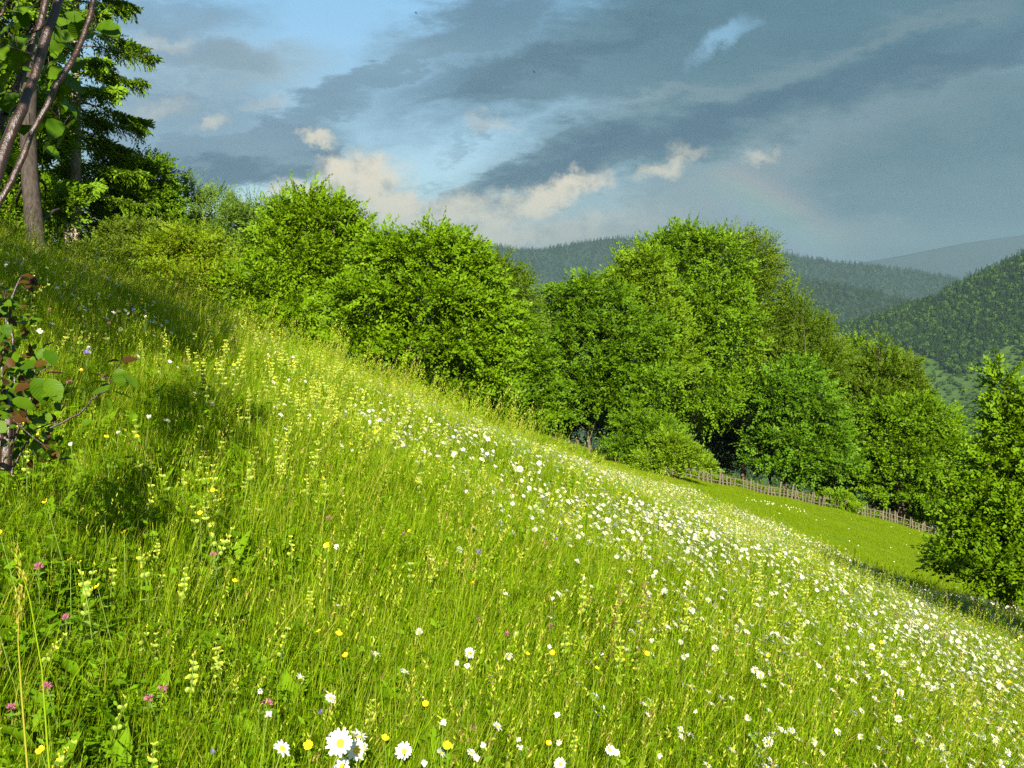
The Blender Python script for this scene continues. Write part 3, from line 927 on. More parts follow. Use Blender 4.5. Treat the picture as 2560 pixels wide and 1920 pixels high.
broadleaf('young_beech', 'young pale tree peeping over the trees with a short pointed top', 'tree', G2, (856, 500), 64,
          [(855, 358, 18, 18), (846, 378, 24, 24), (858, 400, 28, 36)], 900, 0.13, 'pale_beech', 'bark_brown', k=10, L=0.8, trunk_r=0.09, up=0.7, shoots=30)
broadleaf('spired_hornbeam', 'dark hornbeam with one thin spire above the sunlit round beech', 'tree', G2, (885, 510), 62,
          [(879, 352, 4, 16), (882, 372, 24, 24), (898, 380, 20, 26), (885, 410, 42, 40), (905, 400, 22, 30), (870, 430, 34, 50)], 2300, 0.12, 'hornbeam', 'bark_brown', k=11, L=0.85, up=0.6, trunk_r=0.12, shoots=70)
broadleaf('round_beech', 'sunlit round beech with layered leaves behind the right end of the fence', 'tree', G2, (905, 525), 58.5,
          [(902, 420, 36, 26), (925, 425, 28, 28), (905, 455, 50, 36), (940, 450, 24, 34), (880, 455, 28, 38), (912, 485, 52, 26), (945, 480, 20, 26)], 3600, 0.15, 'hazel', 'bark_brown', k=10, L=0.85, trunk_r=0.15, layer=0.4)
broadleaf('low_beech', 'low bushy tree where the fence ends behind the big right bush', 'tree', G2, (955, 540), 60,
          [(945, 505, 26, 24), (962, 480, 20, 40), (975, 520, 30, 30), (930, 515, 22, 18)], 1500, 0.14, 'beech', 'bark_brown', k=10, L=0.8, stems=3, trunk_r=0.07)
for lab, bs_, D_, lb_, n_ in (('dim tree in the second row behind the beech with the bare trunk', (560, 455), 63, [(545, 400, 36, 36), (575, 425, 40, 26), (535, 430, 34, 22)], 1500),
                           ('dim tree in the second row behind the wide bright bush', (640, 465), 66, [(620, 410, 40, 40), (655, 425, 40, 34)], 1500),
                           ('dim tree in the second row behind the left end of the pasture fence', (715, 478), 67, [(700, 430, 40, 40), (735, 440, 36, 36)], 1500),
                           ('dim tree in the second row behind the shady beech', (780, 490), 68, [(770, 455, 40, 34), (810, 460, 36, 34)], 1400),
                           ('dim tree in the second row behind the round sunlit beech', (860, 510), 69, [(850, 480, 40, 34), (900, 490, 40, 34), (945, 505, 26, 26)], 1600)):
    broadleaf('beech_tree', lab, 'tree', G2, bs_, D_, lb_, n_, 0.16, 'hornbeam', 'bark_brown', k=10, L=0.9, stems=3, trunk_r=0.07)  # back row wears darker leaves in place of shade between the crowns
for args in (('wide bright bush beside the bare trunk in front of the fence', (640, 462), 45, [(638, 432, 24, 22), (655, 440, 26, 24), (640, 450, 36, 14), (672, 455, 24, 16, -1)], 1500),
             ('low bush with yellow tips hiding the fence left of the open pasture', (685, 470), 43, [(668, 450, 15, 22), (684, 458, 14, 13), (698, 465, 10, 8), (652, 463, 16, 9)], 800)):
    broadleaf('hedge_bush', args[0], 'bush', G3, args[1], args[2], args[3], args[4], 0.11, 'pale_beech' if 'yellow' in args[0] else 'beech', 'bark_brown', k=10, L=0.5, stems=4, trunk_r=0.03, shoots=30)
broadleaf('sapling', 'little leafy sapling growing through the fence pickets', 'bush', G3, (840, 515), 54,
          [(836, 500, 16, 12), (846, 508, 14, 9)], 260, 0.10, 'hazel', 'bark_brown', k=9, L=0.4, stems=2, trunk_r=0.02)

broadleaf('corner_bush', 'large leafy bush at the right edge with a bright pointed top', 'bush', 'bushes beside the pasture', (1005, 608), 17,
          [(1000, 395, 11, 28), (1012, 425, 16, 32), (1000, 470, 22, 32), (1030, 440, 26, 50), (1015, 510, 44, 44), (985, 530, 30, 34), (1040, 520, 40, 60), (1000, 570, 50, 34), (960, 560, 22, 22), (1040, 580, 40, 36)],
          2600, 0.085, 'hazel', 'bark_brown', k=10, L=0.4, stems=6, trunk_r=0.03, shoots=60, clump=0.45, layer=0.4)
# neighbours that stand outside the frame and shade the dip of the meadow and the upper slope
broadleaf('field_maple', 'leafy maple standing right of the picture beside the corner bush', 'tree', 'bushes beside the pasture', (1330, 640), 9.5, [], 750, 0.16, 'beech', 'bark_brown', k=9, L=0.6, trunk_r=0.08,
          extra_lobes=[(6.8, 7.2, 1.1, 1.3, 1.3, 1.0), (7.6, 7.4, -0.4, 1.1, 1.3, 1.1), (6.8, 7.0, -1.4, 1.1, 1.3, 0.9)],
          keep=lambda P: (project(P)[0] > 1040) | (project(P)[2] < 1))


def spruce(name, label, base, D, px_axis, top_py, r_bottom, r_top, py_first, n_br, trunk_r, lean=0.0, group=None, bark='bark_pale', mid_gap=()):
    b = at(base[0], base[1], D)
    b[2] = float(ground(b[0], b[1]))
    root = thing(name, b, label, 'tree', group)
    top = at(px_axis, top_py, D)
    g = Geo()
    pts = np.stack([b + (top - b) * t for t in np.linspace(-0.01, 1, 12)])
    pts[:, 0] += np.sin(np.linspace(0, 3, 12)) * lean
    g.tube(pts, trunk_r * np.linspace(1.25, 0.12, 12), 10)
    tk = link('trunk', g.mesh(name + '_trunk', [M[bark]]), root, loc=tuple(-b))
    H = top[2] - b[2]
    sc = D / FPX
    VV, FF, TT, n0 = [], [], [], 0
    gb = Geo()
    zf = at(px_axis, py_first, D)[2]
    ga = 0.0
    for i in range(n_br):
        f = i / (n_br - 1)
        z = zf + (top[2] - zf - 0.1) * f ** 0.95
        ga += 2.399
        az = ga + rng.normal(0, 0.3)
        t = (z - b[2]) / H
        c = b + (top - b) * t
        c[0] += math.sin(3 * t) * lean
        ln = (r_bottom + (r_top - r_bottom) * f) * rng.uniform(0.75, 1.15) * sc
        pyb = project(c)[1]
        if math.sin(az) < -0.45 and (92 < pyb < 150 or pyb > 185) and rng.random() < 0.7:
            az = -az
        out = np.array((math.cos(az), math.sin(az), 0.0))
        k = 9
        s = np.linspace(0, 1, k)
        br = c + out * (ln * s)[:, None] + np.stack([0 * s, 0 * s, ln * (0.10 * s - 0.42 * s ** 2 + 0.22 * s ** 4)], 1)
        gb.tube(br, 0.03 * (1 - 0.75 * s), 4)
        m_ = int(58 * ln / 2.2) + 14
        q = rng.random(m_) ** 0.75
        q = 0.12 + 0.88 * q
        o = c + out * (ln * q)[:, None] + np.stack([0 * q, 0 * q, ln * (0.10 * q - 0.42 * q ** 2 + 0.22 * q ** 4)], 1)
        sd = np.array((-out[1], out[0], 0.0))
        sgn = rng.choice([-1.0, 1.0], m_)
        tw = 0.50 * (1.05 - q) * ln * 0.55 + 0.22
        ax = out * 0.55 + sd * (sgn * rng.uniform(0.5, 1.1, m_))[:, None] + np.array((0, 0, -0.18)) + rng.normal(0, 0.15, (m_, 3))
        v, fa, ti = spray_leaves(o, ax, np.array((0, 0, 1.0)) + 0.85 * out + rng.normal(0, 0.3, (m_, 3)), tw, 9, 0.20, 0.40, spread=0.9, jitter=0.3)
        v[:, 2] -= 0.0
        VV.append(v); FF.append(fa + n0); TT.append(ti); n0 += len(v)
        # hanging twigs
        mh = m_ // 2
        v, fa, ti = spray_leaves(o[:mh], np.array((0, 0, -1.0)) + 0.35 * out + rng.normal(0, 0.2, (mh, 3)), out + rng.normal(0, 0.5, (mh, 3)), 0.34, 7, 0.18, 0.40, spread=0.7, jitter=0.3)
        VV.append(v); FF.append(fa + n0); TT.append(ti); n0 += len(v)
    V = np.concatenate(VV)
    tag(link('crown', new_mesh(name + '_crown', V - b, np.concatenate(FF), [M['spruce']], np.concatenate(TT)), root), kind='stuff')
    tag(link('branches', gb.mesh(name + '_branches', [M['bark_brown']]), root, loc=tuple(-b)), kind='stuff')
    return root, b


sp, sb = spruce('spruce_tree', 'tall spruce with pale trunk showing through drooping branches at the upper left', (76, 262), 32, 74, -420, 88, 22, 240, 120, 0.15)
g = Geo()   # a second thin stem growing close beside the spruce
p0 = at(70, 262, 31.6); p0[2] = float(ground(p0[0], p0[1])) - 0.1
g.tube(curve_pts(p0, at(67, 225, 31.8), 5, 0, 0.01), [0.10, 0.085, 0.08, 0.075, 0.04], 8)
st_ = thing('dead_stem', p0, 'thin reddish dead stem leaning against the foot of the spruce trunk', 'tree trunk')
link('trunk', g.mesh('dead_stem_trunk', [M['bark_pale']]), st_, loc=tuple(-p0))

b = at(36, 258, 26); b[2] = float(ground(b[0], b[1]))
rt = thing('ash_tree', b, 'tall tree with thick shade-darkened grey trunk left of the spruce', 'tree', G1)
g = Geo()
pts = np.array([b + (0, 0, -0.2), at(35, 230, 26), at(30, 180, 26.2), at(28, 130, 26.3), at(31, 70, 26.4), at(38, 10, 26.5), at(48, -60, 26.5), at(55, -150, 26.5)])
g.tube(pts, [0.29, 0.235, 0.215, 0.20, 0.18, 0.16, 0.13, 0.06], 12)
link('trunk', g.mesh('ash_trunk', [M['bark_grey_shaded']]), rt, loc=tuple(-b))
lb = []
for px, py, rx, ry, dd in [(8, 70, 40, 40, 1), (50, 40, 24, 34, 2), (20, 130, 40, 30, 3), (48, 130, 22, 40, 4), (0, 200, 30, 40, 4), (-10, 0, 50, 40, 0), (10, 235, 30, 24, 5), (55, 215, 16, 36, 3)]:
    c = at(px, py, 26 + dd); s = (26 + dd) / FPX
    lb.append((c[0], c[1], c[2], rx * s, rx * s, ry * s))
P, Ax, Nm, cents = crown_sprays(lb, 4200, 0.45, 14, 0.5, 0.2, 0.6)
V, F, T = spray_leaves(P, Ax, Nm, 0.55 * rng.uniform(0.7, 1.25, len(P)), 10, 0.16, 0.62)
tag(link('crown', new_mesh('ash_crown', V - b, F, [M['beech']], T), rt), kind='stuff')
g = Geo()
for c in cents[rng.permutation(len(cents))[:16]]:
    k = int(np.argmin(np.linalg.norm(pts - (c - np.array((0, 0, 1.0))), axis=1)))
    g.tube(curve_pts(pts[k], c, 6, 0.05, 0.05), 0.06 * np.linspace(1, 0.25, 6), 5)
tag(link('branches', g.mesh('ash_branches', [M['bark_grey_shaded']]), rt, loc=tuple(-b)), kind='stuff')

# brushwood at the foot of the dark shrub
g = Geo()
p0 = at(105, 285, 26); p0[2] = float(ground(p0[0], p0[1]))
bw = thing('brushwood_pile', p0, 'low heap of brown dead branches at the foot of the dark shrub', 'branches')
for i in range(16):
    q = at(rng.uniform(88, 126), 285, rng.uniform(25.5, 27.5)); q[2] = float(ground(q[0], q[1])) + rng.uniform(0.1, 0.35)
    a = rng.uniform(0, 6.28)
    g.tube(curve_pts(q, q + np.array((math.cos(a), math.sin(a) * 0.5, rng.uniform(-0.25, 0.3))) * rng.uniform(0.3, 0.7), 5, 0, 0.06), rng.uniform(0.015, 0.05) * np.linspace(1, 0.4, 5), 5, rng.random())
tag(link('branches', g.mesh('brushwood', [M['bark_brown']]), bw, loc=tuple(-p0)), kind='stuff')

# ------------------------------------------------------------------ picket fence
FENCE = [(552, 447, 49.0), (575, 452, 49.3), (605, 460, 49.6), (650, 470, 50), (704, 482, 50), (754, 491, 51), (801, 502, 52), (851, 515.5, 54), (901, 527.5, 55.5), (921, 531.5, 56), (960, 543, 56.6), (985, 551, 57)]
fp = np.array([at(*q) for q in FENCE])
seg = np.concatenate([[0], np.cumsum(np.linalg.norm(np.diff(fp[:, :2], axis=0), axis=1))])
f0 = fp[0].copy(); f0[2] = float(ground(f0[0], f0[1]))
fence = thing('picket_fence', f0, 'weathered wooden picket fence running down the slope behind the pasture', 'fence')
variants = []
for i in range(5):
    w, h, t = rng.uniform(0.07, 0.105), rng.uniform(0.58, 0.72), 0.03
    pk = rng.uniform(0.03, 0.09)
    vv = []
    for z, x0, x1, dy in ((-0.15, -w / 2, w / 2, 0), (h * 0.5, -w * 0.47, w * 0.5, 0.01), (h - pk, -w * 0.46, w * 0.44, 0), (h, -w * 0.1, w * 0.16, 0)):
        vv += [(x0, -t / 2 + dy, z), (x1, -t / 2 + dy, z), (x1, t / 2 + dy, z), (x0, t / 2 + dy, z)]
    ff = [(3, 2, 1, 0), (12, 13, 14, 15)]
    for r_ in range(3):
        for k in range(4):
            k2 = (k + 1) % 4
            ff.append((r_ * 4 + k, r_ * 4 + k2, r_ * 4 + 4 + k2, r_ * 4 + 4 + k))
    gg = Geo(); gg.add(vv, ff)
    variants.append(gg.mesh('picket_%d' % i, [M['wood']], smooth=False))
s_, tot = 0.0, seg[-1]
rail = []
while s_ < tot:
    x = np.interp(s_, seg, fp[:, 0]); y = np.interp(s_, seg, fp[:, 1])
    z = float(ground(x, y))
    tang = math.atan2(np.interp(s_ + 0.5, seg, fp[:, 1]) - np.interp(s_ - 0.5, seg, fp[:, 1]), np.interp(s_ + 0.5, seg, fp[:, 0]) - np.interp(s_ - 0.5, seg, fp[:, 0]))
    rail.append((x, y, z))
    if rng.random() > 0.10:
        link('picket', variants[rng.integers(0, 5)], fence, loc=(x - f0[0], y - f0[1], z - f0[2] + rng.normal(0, 0.035)),
             rot=(rng.normal(0, 0.08), rng.normal(0, 0.09), tang + rng.normal(0, 0.12)), scale=(rng.uniform(0.7, 1.25), 1, rng.uniform(0.72, 1.15)))
    s_ += rng.uniform(0.18, 0.25)
rail = np.array(rail)
for hgt in (0.18, 0.44):
    g = Geo()
    g.tube(rail[::4] + np.array((0.0, 0.06, hgt)) - f0, 0.03, 5)
    link('rail', g.mesh('fence_rail', [M['wood']]), fence)

# ------------------------------------------------------------------ forests on the hills
def blob_tree(kind, seed):
    r = np.random.default_rng(seed)
    if kind == 'conifer':
        n = 90
        t = r.random(n) ** 0.8
        a = r.uniform(0, 6.283, n)
        rad = (1 - t) * 0.20 * r.uniform(0.55, 1.05, n) + 0.01
        P = np.stack([np.cos(a) * rad, np.sin(a) * rad, 0.08 + 0.9 * t], 1)
        o = np.stack([np.cos(a), np.sin(a), -0.5 + 0 * a], 1)
        V, F = leaf_arrays(P - o * 0.03, o, np.stack([np.cos(a), np.sin(a), 1.2 + 0 * a], 1) + r.normal(0, 0.2, (n, 3)), 0.13 * (1.15 - t * 0.8), 0.12 * (1.15 - t * 0.7))
        mt = M['conifer']
    else:
        n = 130
        d = norm(r.normal(size=(n, 3)))
        lum = 1 + 0.18 * np.sin(3 * d[:, 0] + seed) + 0.18 * np.sin(4 * d[:, 1] + 2 * seed)
        P = d * np.array((0.36, 0.36, 0.42)) * (lum * r.uniform(0.75, 1.05, n))[:, None] + np.array((0, 0, 0.52))
        V, F = leaf_arrays(P, norm(np.cross(d, r.normal(size=(n, 3)))), d + r.normal(0, 0.35, (n, 3)), np.full(n, 0.26), np.full(n, 0.22))
        mt = M['forest']
    return new_mesh('%s_far' % kind, V, F, [mt], np.repeat(r.random(n), 4))


far_meshes = [blob_tree('conifer', 1), blob_tree('conifer', 2), blob_tree('conifer', 3), blob_tree('broadleaf', 4), blob_tree('broadleaf', 5), blob_tree('broadleaf', 6)]


def forest(key, n, size, label, conifer_share, crest_bias=1.0, mask=None):
    V, ts = HILL[key]
    i0 = 10
    S = V[i0:]
    nr, nx = S.shape[:2]
    u = rng.random(n) * (nx - 1.001)
    w = rng.random(n) ** crest_bias * (nr - 1.001)
    iu, iw = u.astype(int), w.astype(int)
    fu, fw = (u - iu)[:, None], (w - iw)[:, None]
    P = (S[iw, iu] * (1 - fu) + S[iw, iu + 1] * fu) * (1 - fw) + (S[iw + 1, iu] * (1 - fu) + S[iw + 1, iu + 1] * fu) * fw
    con = conifer_share(P, w / nr)
    isc = rng.random(n) < con
    idx = np.where(isc, rng.integers(0, 3, n), rng.integers(3, 6, n))
    sz = size * rng.uniform(0.6, 1.25, n) * np.where(isc, 1.25, 0.95)
    if mask is not None:
        kp, sm = mask(P, w / nr)
        sz = sz * sm
        P, idx, sz = P[kp], idx[kp], sz[kp]
    rot = np.zeros((len(P), 3)); rot[:, 2] = rng.uniform(0, 6.28, len(P))
    return scatter('forest', P - np.array((0, 0, 0.4)), rot, sz, idx, far_meshes, label, 'forest')


def right_mask(P, w):
    px, py, D = project(P)
    # an open clearing of low scrub below the old wood, denser scrub towards the valley
    line = np.interp(px, [820, 900, 960, 1024, 1100], [470, 352, 372, 340, 330]) + 9 * vnoise(px / 22, py / 22, 4)
    old = py < line
    sm = np.where(old, 1.0, 0.42 + 0.25 * (vnoise(px / 16, py / 16, 12) > 0.1) + 0.2 * (py > line + 60))
    keep = old | (rng.random(len(px)) < np.where(py < line + 50, 0.22, 0.95))
    return keep & (px > 540), sm


forest('hill_right', 42000, 13.0, 'mixed forest and scrub covering the green hillside at the right', lambda P, w: np.where(project(P)[1] < np.interp(project(P)[0], [820, 900, 960, 1024, 1100], [470, 352, 372, 340, 330]), 0.75, 0.08), 0.9, right_mask)
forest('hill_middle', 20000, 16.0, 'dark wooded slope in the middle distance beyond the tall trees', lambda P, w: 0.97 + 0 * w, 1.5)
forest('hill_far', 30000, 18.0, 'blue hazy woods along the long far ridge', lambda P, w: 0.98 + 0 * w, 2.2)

# brown cart track cut into the hillside
for trk in ([(1003, 452), (985, 440), (972, 432), (958, 424), (944, 413), (936, 409)], [(925, 462), (931, 455), (937, 448)]):
    V, ts = HILL['hill_right']
    flat = V[12:].reshape(-1, 3)
    fx, fy, fD = project(flat)
    pp = []
    for px, py in trk:
        k = int(np.argmin((fx - px) ** 2 + (fy - py) ** 2))
        pp.append(at(px, py, fD[k] - 14))
    pp = np.array(pp)
    L_ = norm(np.gradient(pp, axis=0))
    up = np.array((0, -0.35, 0.94)); sd = norm(np.cross(L_, np.cross(up, L_) * 0 + np.array((0, 1.0, 0.4))))
    v = np.concatenate([pp - sd * 4.5, pp + sd * 4.5])
    k = len(pp)
    M.setdefault('dirt', noisy('bare_earth', (0.16, 0.085, 0.05), (0.26, 0.16, 0.10), 0.05, bump=0))
    tag(link('path', new_mesh('path', v, np.array([(i, i + 1, k + i + 1, k + i) for i in range(k - 1)]), [M['dirt']])), kind='structure')


# ------------------------------------------------------------------ meadow grass
def tuft(n, rad, hmin, hmax, width, bend, seed, lean=0.0, mat='grass', tint=(0.05, 0.85), levels=4):
    r = np.random.default_rng(seed)
    a0 = r.uniform(0, 6.283, n)
    rr = rad * np.sqrt(r.random(n))
    base = np.stack([np.cos(a0) * rr, np.sin(a0) * rr, np.full(n, -0.03)], 1)
    h = r.uniform(hmin, hmax, n)
    az = r.uniform(0, 6.283, n)
    out = np.stack([np.cos(az), np.sin(az), 0 * az], 1)
    fa = r.uniform(0, 6.283, n)
    side = np.stack([np.cos(fa), np.sin(fa), 0 * fa], 1)
    b = bend * r.uniform(0.2, 1.3, n)
    V = []
    for k in range(levels):
        t = k / (levels - 1)
        c = base + out * (b * h * t ** 2)[:, None] + np.array((lean, 0, 0)) * (h * t)[:, None]
        c[:, 2] += h * t * (1 - 0.25 * b * t)
        w = width * (1 - t ** 1.6) * r.uniform(0.8, 1.2, n)
        if k < levels - 1:
            V += [c - side * w[:, None] / 2, c + side * w[:, None] / 2]
        else:
            V += [c]
    nv = len(V)
    VV = np.stack(V, 1).reshape(-1, 3)
    o = np.arange(n)[:, None] * nv
    F = []
    for k in range(levels - 2):
        F += [o + np.array([2 * k, 2 * k + 1, 2 * k + 3]), o + np.array([2 * k, 2 * k + 3, 2 * k + 2])]
    k = levels - 2
    F.append(o + np.array([2 * k, 2 * k + 1, 2 * k + 2]))
    ti = np.repeat(np.where(r.random(n) < 0.05, 1.0, r.uniform(*tint, n)), nv)
    return VV, np.concatenate(F), ti


def tuft_mesh(parts, name):
    V, F, T, mi, n0, mats = [], [], [], [], 0, []
    for (v, f, t), mk in parts:
        if mk not in mats:
            mats.append(mk)
        V.append(v); F.append(f + n0); T.append(t); mi.append(np.full(len(f), mats.index(mk))); n0 += len(v)
    return new_mesh(name, np.concatenate(V), np.concatenate(F), [M[k] for k in mats], np.concatenate(T), mat_idx=np.concatenate(mi))


def heads(n, seed, hmin, hmax, size, lean=0.12):
    """tall flowering stems with small seed heads"""
    r = np.random.default_rng(seed)
    v, f, t = tuft(n, 0.12, hmin, hmax, 0.0024, 0.12, seed, lean, levels=4)
    nv = len(v) // n
    tips = v.reshape(n, nv, 3)[:, -1]
    prev = v.reshape(n, nv, 3)[:, -2]
    ax = norm(tips - prev)
    P = np.repeat(tips, 6, 0) + np.repeat(ax, 6, 0) * np.tile(np.linspace(-size * 1.2, size * 0.6, 6), n)[:, None]
    A_ = np.repeat(ax, 6, 0) + r.normal(0, 0.5, (n * 6, 3))
    hv, hf = leaf_arrays(P, A_, r.normal(size=(n * 6, 3)), np.full(n * 6, size * 0.75), np.full(n * 6, size * 0.28))
    return (v, f, t * 0 + 0.6), (hv, hf, np.repeat(r.uniform(0.2, 1, n * 6), 4))


def rosette(seed, n=9, ln=0.16, wd=0.055):
    r = np.random.default_rng(seed)
    a = r.uniform(0, 6.283, n)
    o = np.stack([np.cos(a), np.sin(a), r.uniform(0.3, 1.3, n)], 1)
    P = o * 0.02 + np.stack([0 * a, 0 * a, r.uniform(0.0, 0.14, n)], 1)
    v, f = leaf_arrays(P, o, np.array((0, 0, 1.0)) - 0.3 * o + r.normal(0, 0.2, (n, 3)), ln * r.uniform(0.6, 1.2, n), wd * r.uniform(0.7, 1.2, n), 0.12, 0.3)
    return v, f, np.repeat(r.random(n), 4)


def herb(seed, n=26):
    """fine low herbs: small leaflets on thin stalks"""
    r = np.random.default_rng(seed)
    P = np.stack([r.normal(0, 0.07, n), r.normal(0, 0.07, n), r.uniform(0.05, 0.26, n)], 1)
    o = r.normal(size=(n, 3)); o[:, 2] = np.abs(o[:, 2]) * 0.4
    v, f = leaf_arrays(P, o, np.array((0, 0, 1.0)) + r.normal(0, 0.5, (n, 3)), r.uniform(0.02, 0.045, n), r.uniform(0.008, 0.02, n), 0.1, 0.1)
    return v, f, np.repeat(r.random(n), 4)


grass_src = []
for i in range(8):      # 0-7 fine mixed tufts with a few flowering stems
    st, hd = heads(2, 40 + i, 0.32, 0.44, 0.013, 0.16)
    grass_src.append(tuft_mesh([(tuft(48, 0.11, 0.12, 0.36, 0.0036, 0.22, i, 0.12), 'grass'), (tuft(15, 0.11, 0.24, 0.42, 0.0048, 0.28, 70 + i, 0.14), 'grass'), (st, 'straw'), (herb(90 + i, 12), 'weed')] + ([(tuft(14, 0.12, 0.10, 0.30, 0.0034, 0.4, 500 + i, 0.1), 'dry')] if i > 5 else []), 'tuft'))
for i in range(3):      # 8-10 tall stems
    st, hd = heads(6, 140 + i, 0.36, 0.52, 0.018, 0.22)
    grass_src.append(tuft_mesh([(st, 'straw' if i == 1 else 'grass'), (hd, 'straw' if i == 1 else 'grass'), (tuft(14, 0.10, 0.2, 0.45, 0.004, 0.6, 150 + i, 0.15), 'grass')], 'stems'))
for i in range(3):      # 11-13 broad leaves
    grass_src.append(tuft_mesh([(rosette(200 + i), 'weed'), (herb(210 + i, 40), 'weed'), (tuft(16, 0.1, 0.08, 0.25, 0.004, 0.5, 220 + i), 'grass')], 'rosette'))

pts, idxs, scls = [], [], []
for y0, y1, dens, sc in ((0.2, 3.2, 330, 0.95), (3.2, 6.0, 260, 1.0), (6.0, 11, 130, 0.95), (11, 19, 62, 0.92), (19, 44, 30, 0.95)):
    xl, xr_ = -0.62 * y1 - 1.5, 0.62 * y1 + 1.5
    n = int(dens * (y1 - y0) * (xr_ - xl))
    x, y = rng.uniform(xl, xr_, n), rng.uniform(y0, y1, n)
    k = (np.abs(x) < 0.62 * y + 1.5) & (y < meadow_edge(x) + rng.normal(0, 1.3, n))
    x, y = x[k], y[k]
    px, py, D = project(np.stack([x, y, ground(x, y) + 0.2], 1))
    left = np.clip((330 - px) / 250, 0, 1) * np.clip((6.5 - y) / 2, 0, 1)      # the trampled weedy corner near the bramble
    q = rng.random(len(x))
    idx = np.where(vnoise(x / 0.6, y / 0.6, 31) + rng.normal(0, 0.5, len(x)) > 0.55, rng.integers(6, 8, len(x)), rng.integers(0, 6, len(x)))
    idx = np.where(q < 0.30 - 0.22 * left, rng.integers(8, 11, len(x)), idx)
    idx = np.where(q > 0.96 - 0.38 * left, rng.integers(11, 14, len(x)), idx)
    s = sc * rng.uniform(0.7, 1.2, len(x)) * (1 - 0.30 * left) * (1 + 0.20 * vnoise(x / 0.7, y / 0.7, 2))
    s = s * np.where((idx > 7) & (idx < 11) & (y > 8) & (x < 0.2), 1.3, 1.0)
    bare = (left > 0.2) & (vnoise(x / 0.28, y / 0.28, 17) > 0.55)
    k = ~(bare & (rng.random(len(x)) < 0.75))
    pts.append(np.stack([x, y, ground(x, y)], 1)[k]); idxs.append(idx[k]); scls.append(s[k])
pts, idxs, scls = np.concatenate(pts), np.concatenate(idxs), np.concatenate(scls)
rot = np.stack([rng.normal(0, 0.10, len(pts)), rng.normal(0.05, 0.10, len(pts)), rng.uniform(-0.9, 0.9, len(pts))], 1)
scatter('grass', pts, rot, scls, idxs, grass_src, 'tall flowering meadow grass and low herbs covering the sunny slope', 'grass')

short_src = [tuft_mesh([(tuft(60, 0.24, 0.03, 0.085, 0.006, 0.5, 300 + i, 0, tint=(0.1, 0.9)), 'pasture_grass')], 'short_tuft') for i in range(4)]
x, y = rng.uniform(2, 30, 70000), rng.uniform(14, 58, 70000)
k = (y > meadow_edge(x) - 0.3) & (x < 0.56 * y + 2)
x, y = x[k], y[k]
scatter('pasture_grass', np.stack([x, y, ground(x, y)], 1), np.stack([0 * x, 0 * x, rng.uniform(0, 6.28, len(x))], 1), rng.uniform(0.7, 1.4, len(x)) * np.clip(1 + 0.5 * vnoise(x / 1.3, y / 1.3, 77), 0.5, 2), rng.integers(0, 4, len(x)), short_src,
        'short mown turf of the pasture between meadow and fence', 'grass')
# weeds and shade growth under the trees
x, y = rng.uniform(-18, 34, 9000), rng.uniform(22, 66, 9000)
pxx, pyy, DD = project(np.stack([x, y, ground(x, y)], 1))
fy = np.interp(x, fp[:, 0], fp[:, 1])
k = ((x < 3) & (y > meadow_edge(x) - 6)) | ((x >= 3) & (y > fy + 0.4))
x, y = x[k], y[k]
under = [tuft_mesh([(rosette(400 + i, 30, 0.3, 0.1), 'weed'), (tuft(26, 0.35, 0.2, 0.6, 0.012, 0.5, 410 + i), 'grass')], 'undergrowth_tuft') for i in range(3)]
scatter('undergrowth', np.stack([x, y, ground(x, y)], 1), np.stack([0 * x, 0 * x, rng.uniform(0, 6.28, len(x))], 1), rng.uniform(0.6, 1.3, len(x)), rng.integers(0, 3, len(x)), under,
        'weeds and coarse grass growing in the shade under the trees', 'undergrowth')


# ------------------------------------------------------------------ flowers
def frame_from(nrm):
    nrm = np.asarray(nrm, float); nrm = nrm / np.linalg.norm(nrm)
    a = np.cross(nrm, (0.2, 1, 0.1)); a /= np.linalg.norm(a)
    return a, np.cross(nrm, a), nrm


def daisy_parts(head, nrm, r=0.024, n=18, seed=0, close=0.0):
    q = np.random.default_rng(seed)
    a, b, c = frame_from(nrm)
    head = np.asarray(head, float)
    pet = Geo()
    for i in range(n):
        th = 2 * math.pi * i / n + q.normal(0, 0.06)
        o = a * math.cos(th) + b * math.sin(th)
        s = -a * math.sin(th) + b * math.cos(th)
        ln = r * q.uniform(0.85, 1.08)
        w = r * 0.33
        dz = q.normal(0.0, 0.12) + close
        p = [head + o * r * 0.22 - s * w * 0.25, head + o * r * 0.22 + s * w * 0.25,
             head + o * ln * 0.65 + s * w * 0.5 + c * ln * 0.65 * (0.10 + dz), head + o * ln * 0.65 - s * w * 0.5 + c * ln * 0.65 * (0.10 + dz),
             head + o * ln + s * w * 0.22 + c * ln * (0.02 + dz), head + o * ln - s * w * 0.22 + c * ln * (0.02 + dz)]
        pet.add(p, [(0, 1, 2, 3), (3, 2, 4, 5)])
    disc = Geo()
    rings = []
    for rr, hh in ((r * 0.34, 0.0), (r * 0.27, r * 0.12), (r * 0.12, r * 0.17)):
        for i in range(9):
            th = 2 * math.pi * i / 9
            rings.append(head + (a * math.cos(th) + b * math.sin(th)) * rr + c * (hh + r * 0.02))
    f = [(k * 9 + i, k * 9 + (i + 1) % 9, (k + 1) * 9 + (i + 1) % 9, (k + 1) * 9 + i) for k in range(2) for i in range(9)] + [tuple(range(18, 27))]
    disc.add(rings, f)
    stem = Geo()
    stem.tube(np.array([(0, 0, -0.05), head * np.array((0.25, 0.25, 0.4)), head * np.array((0.65, 0.65, 0.78)), head - c * 0.003]), [0.0018, 0.0016, 0.0014, 0.0014], 4)
    # green cup behind the head
    cup = [head - c * 0.002 + (a * math.cos(t) + b * math.sin(t)) * r * 0.3 for t in np.arange(6) * math.pi / 3] + [head - c * r * 0.22]
    stem.add(cup, [(i, (i + 1) % 6, 6) for i in range(6)])
    return pet, disc, stem


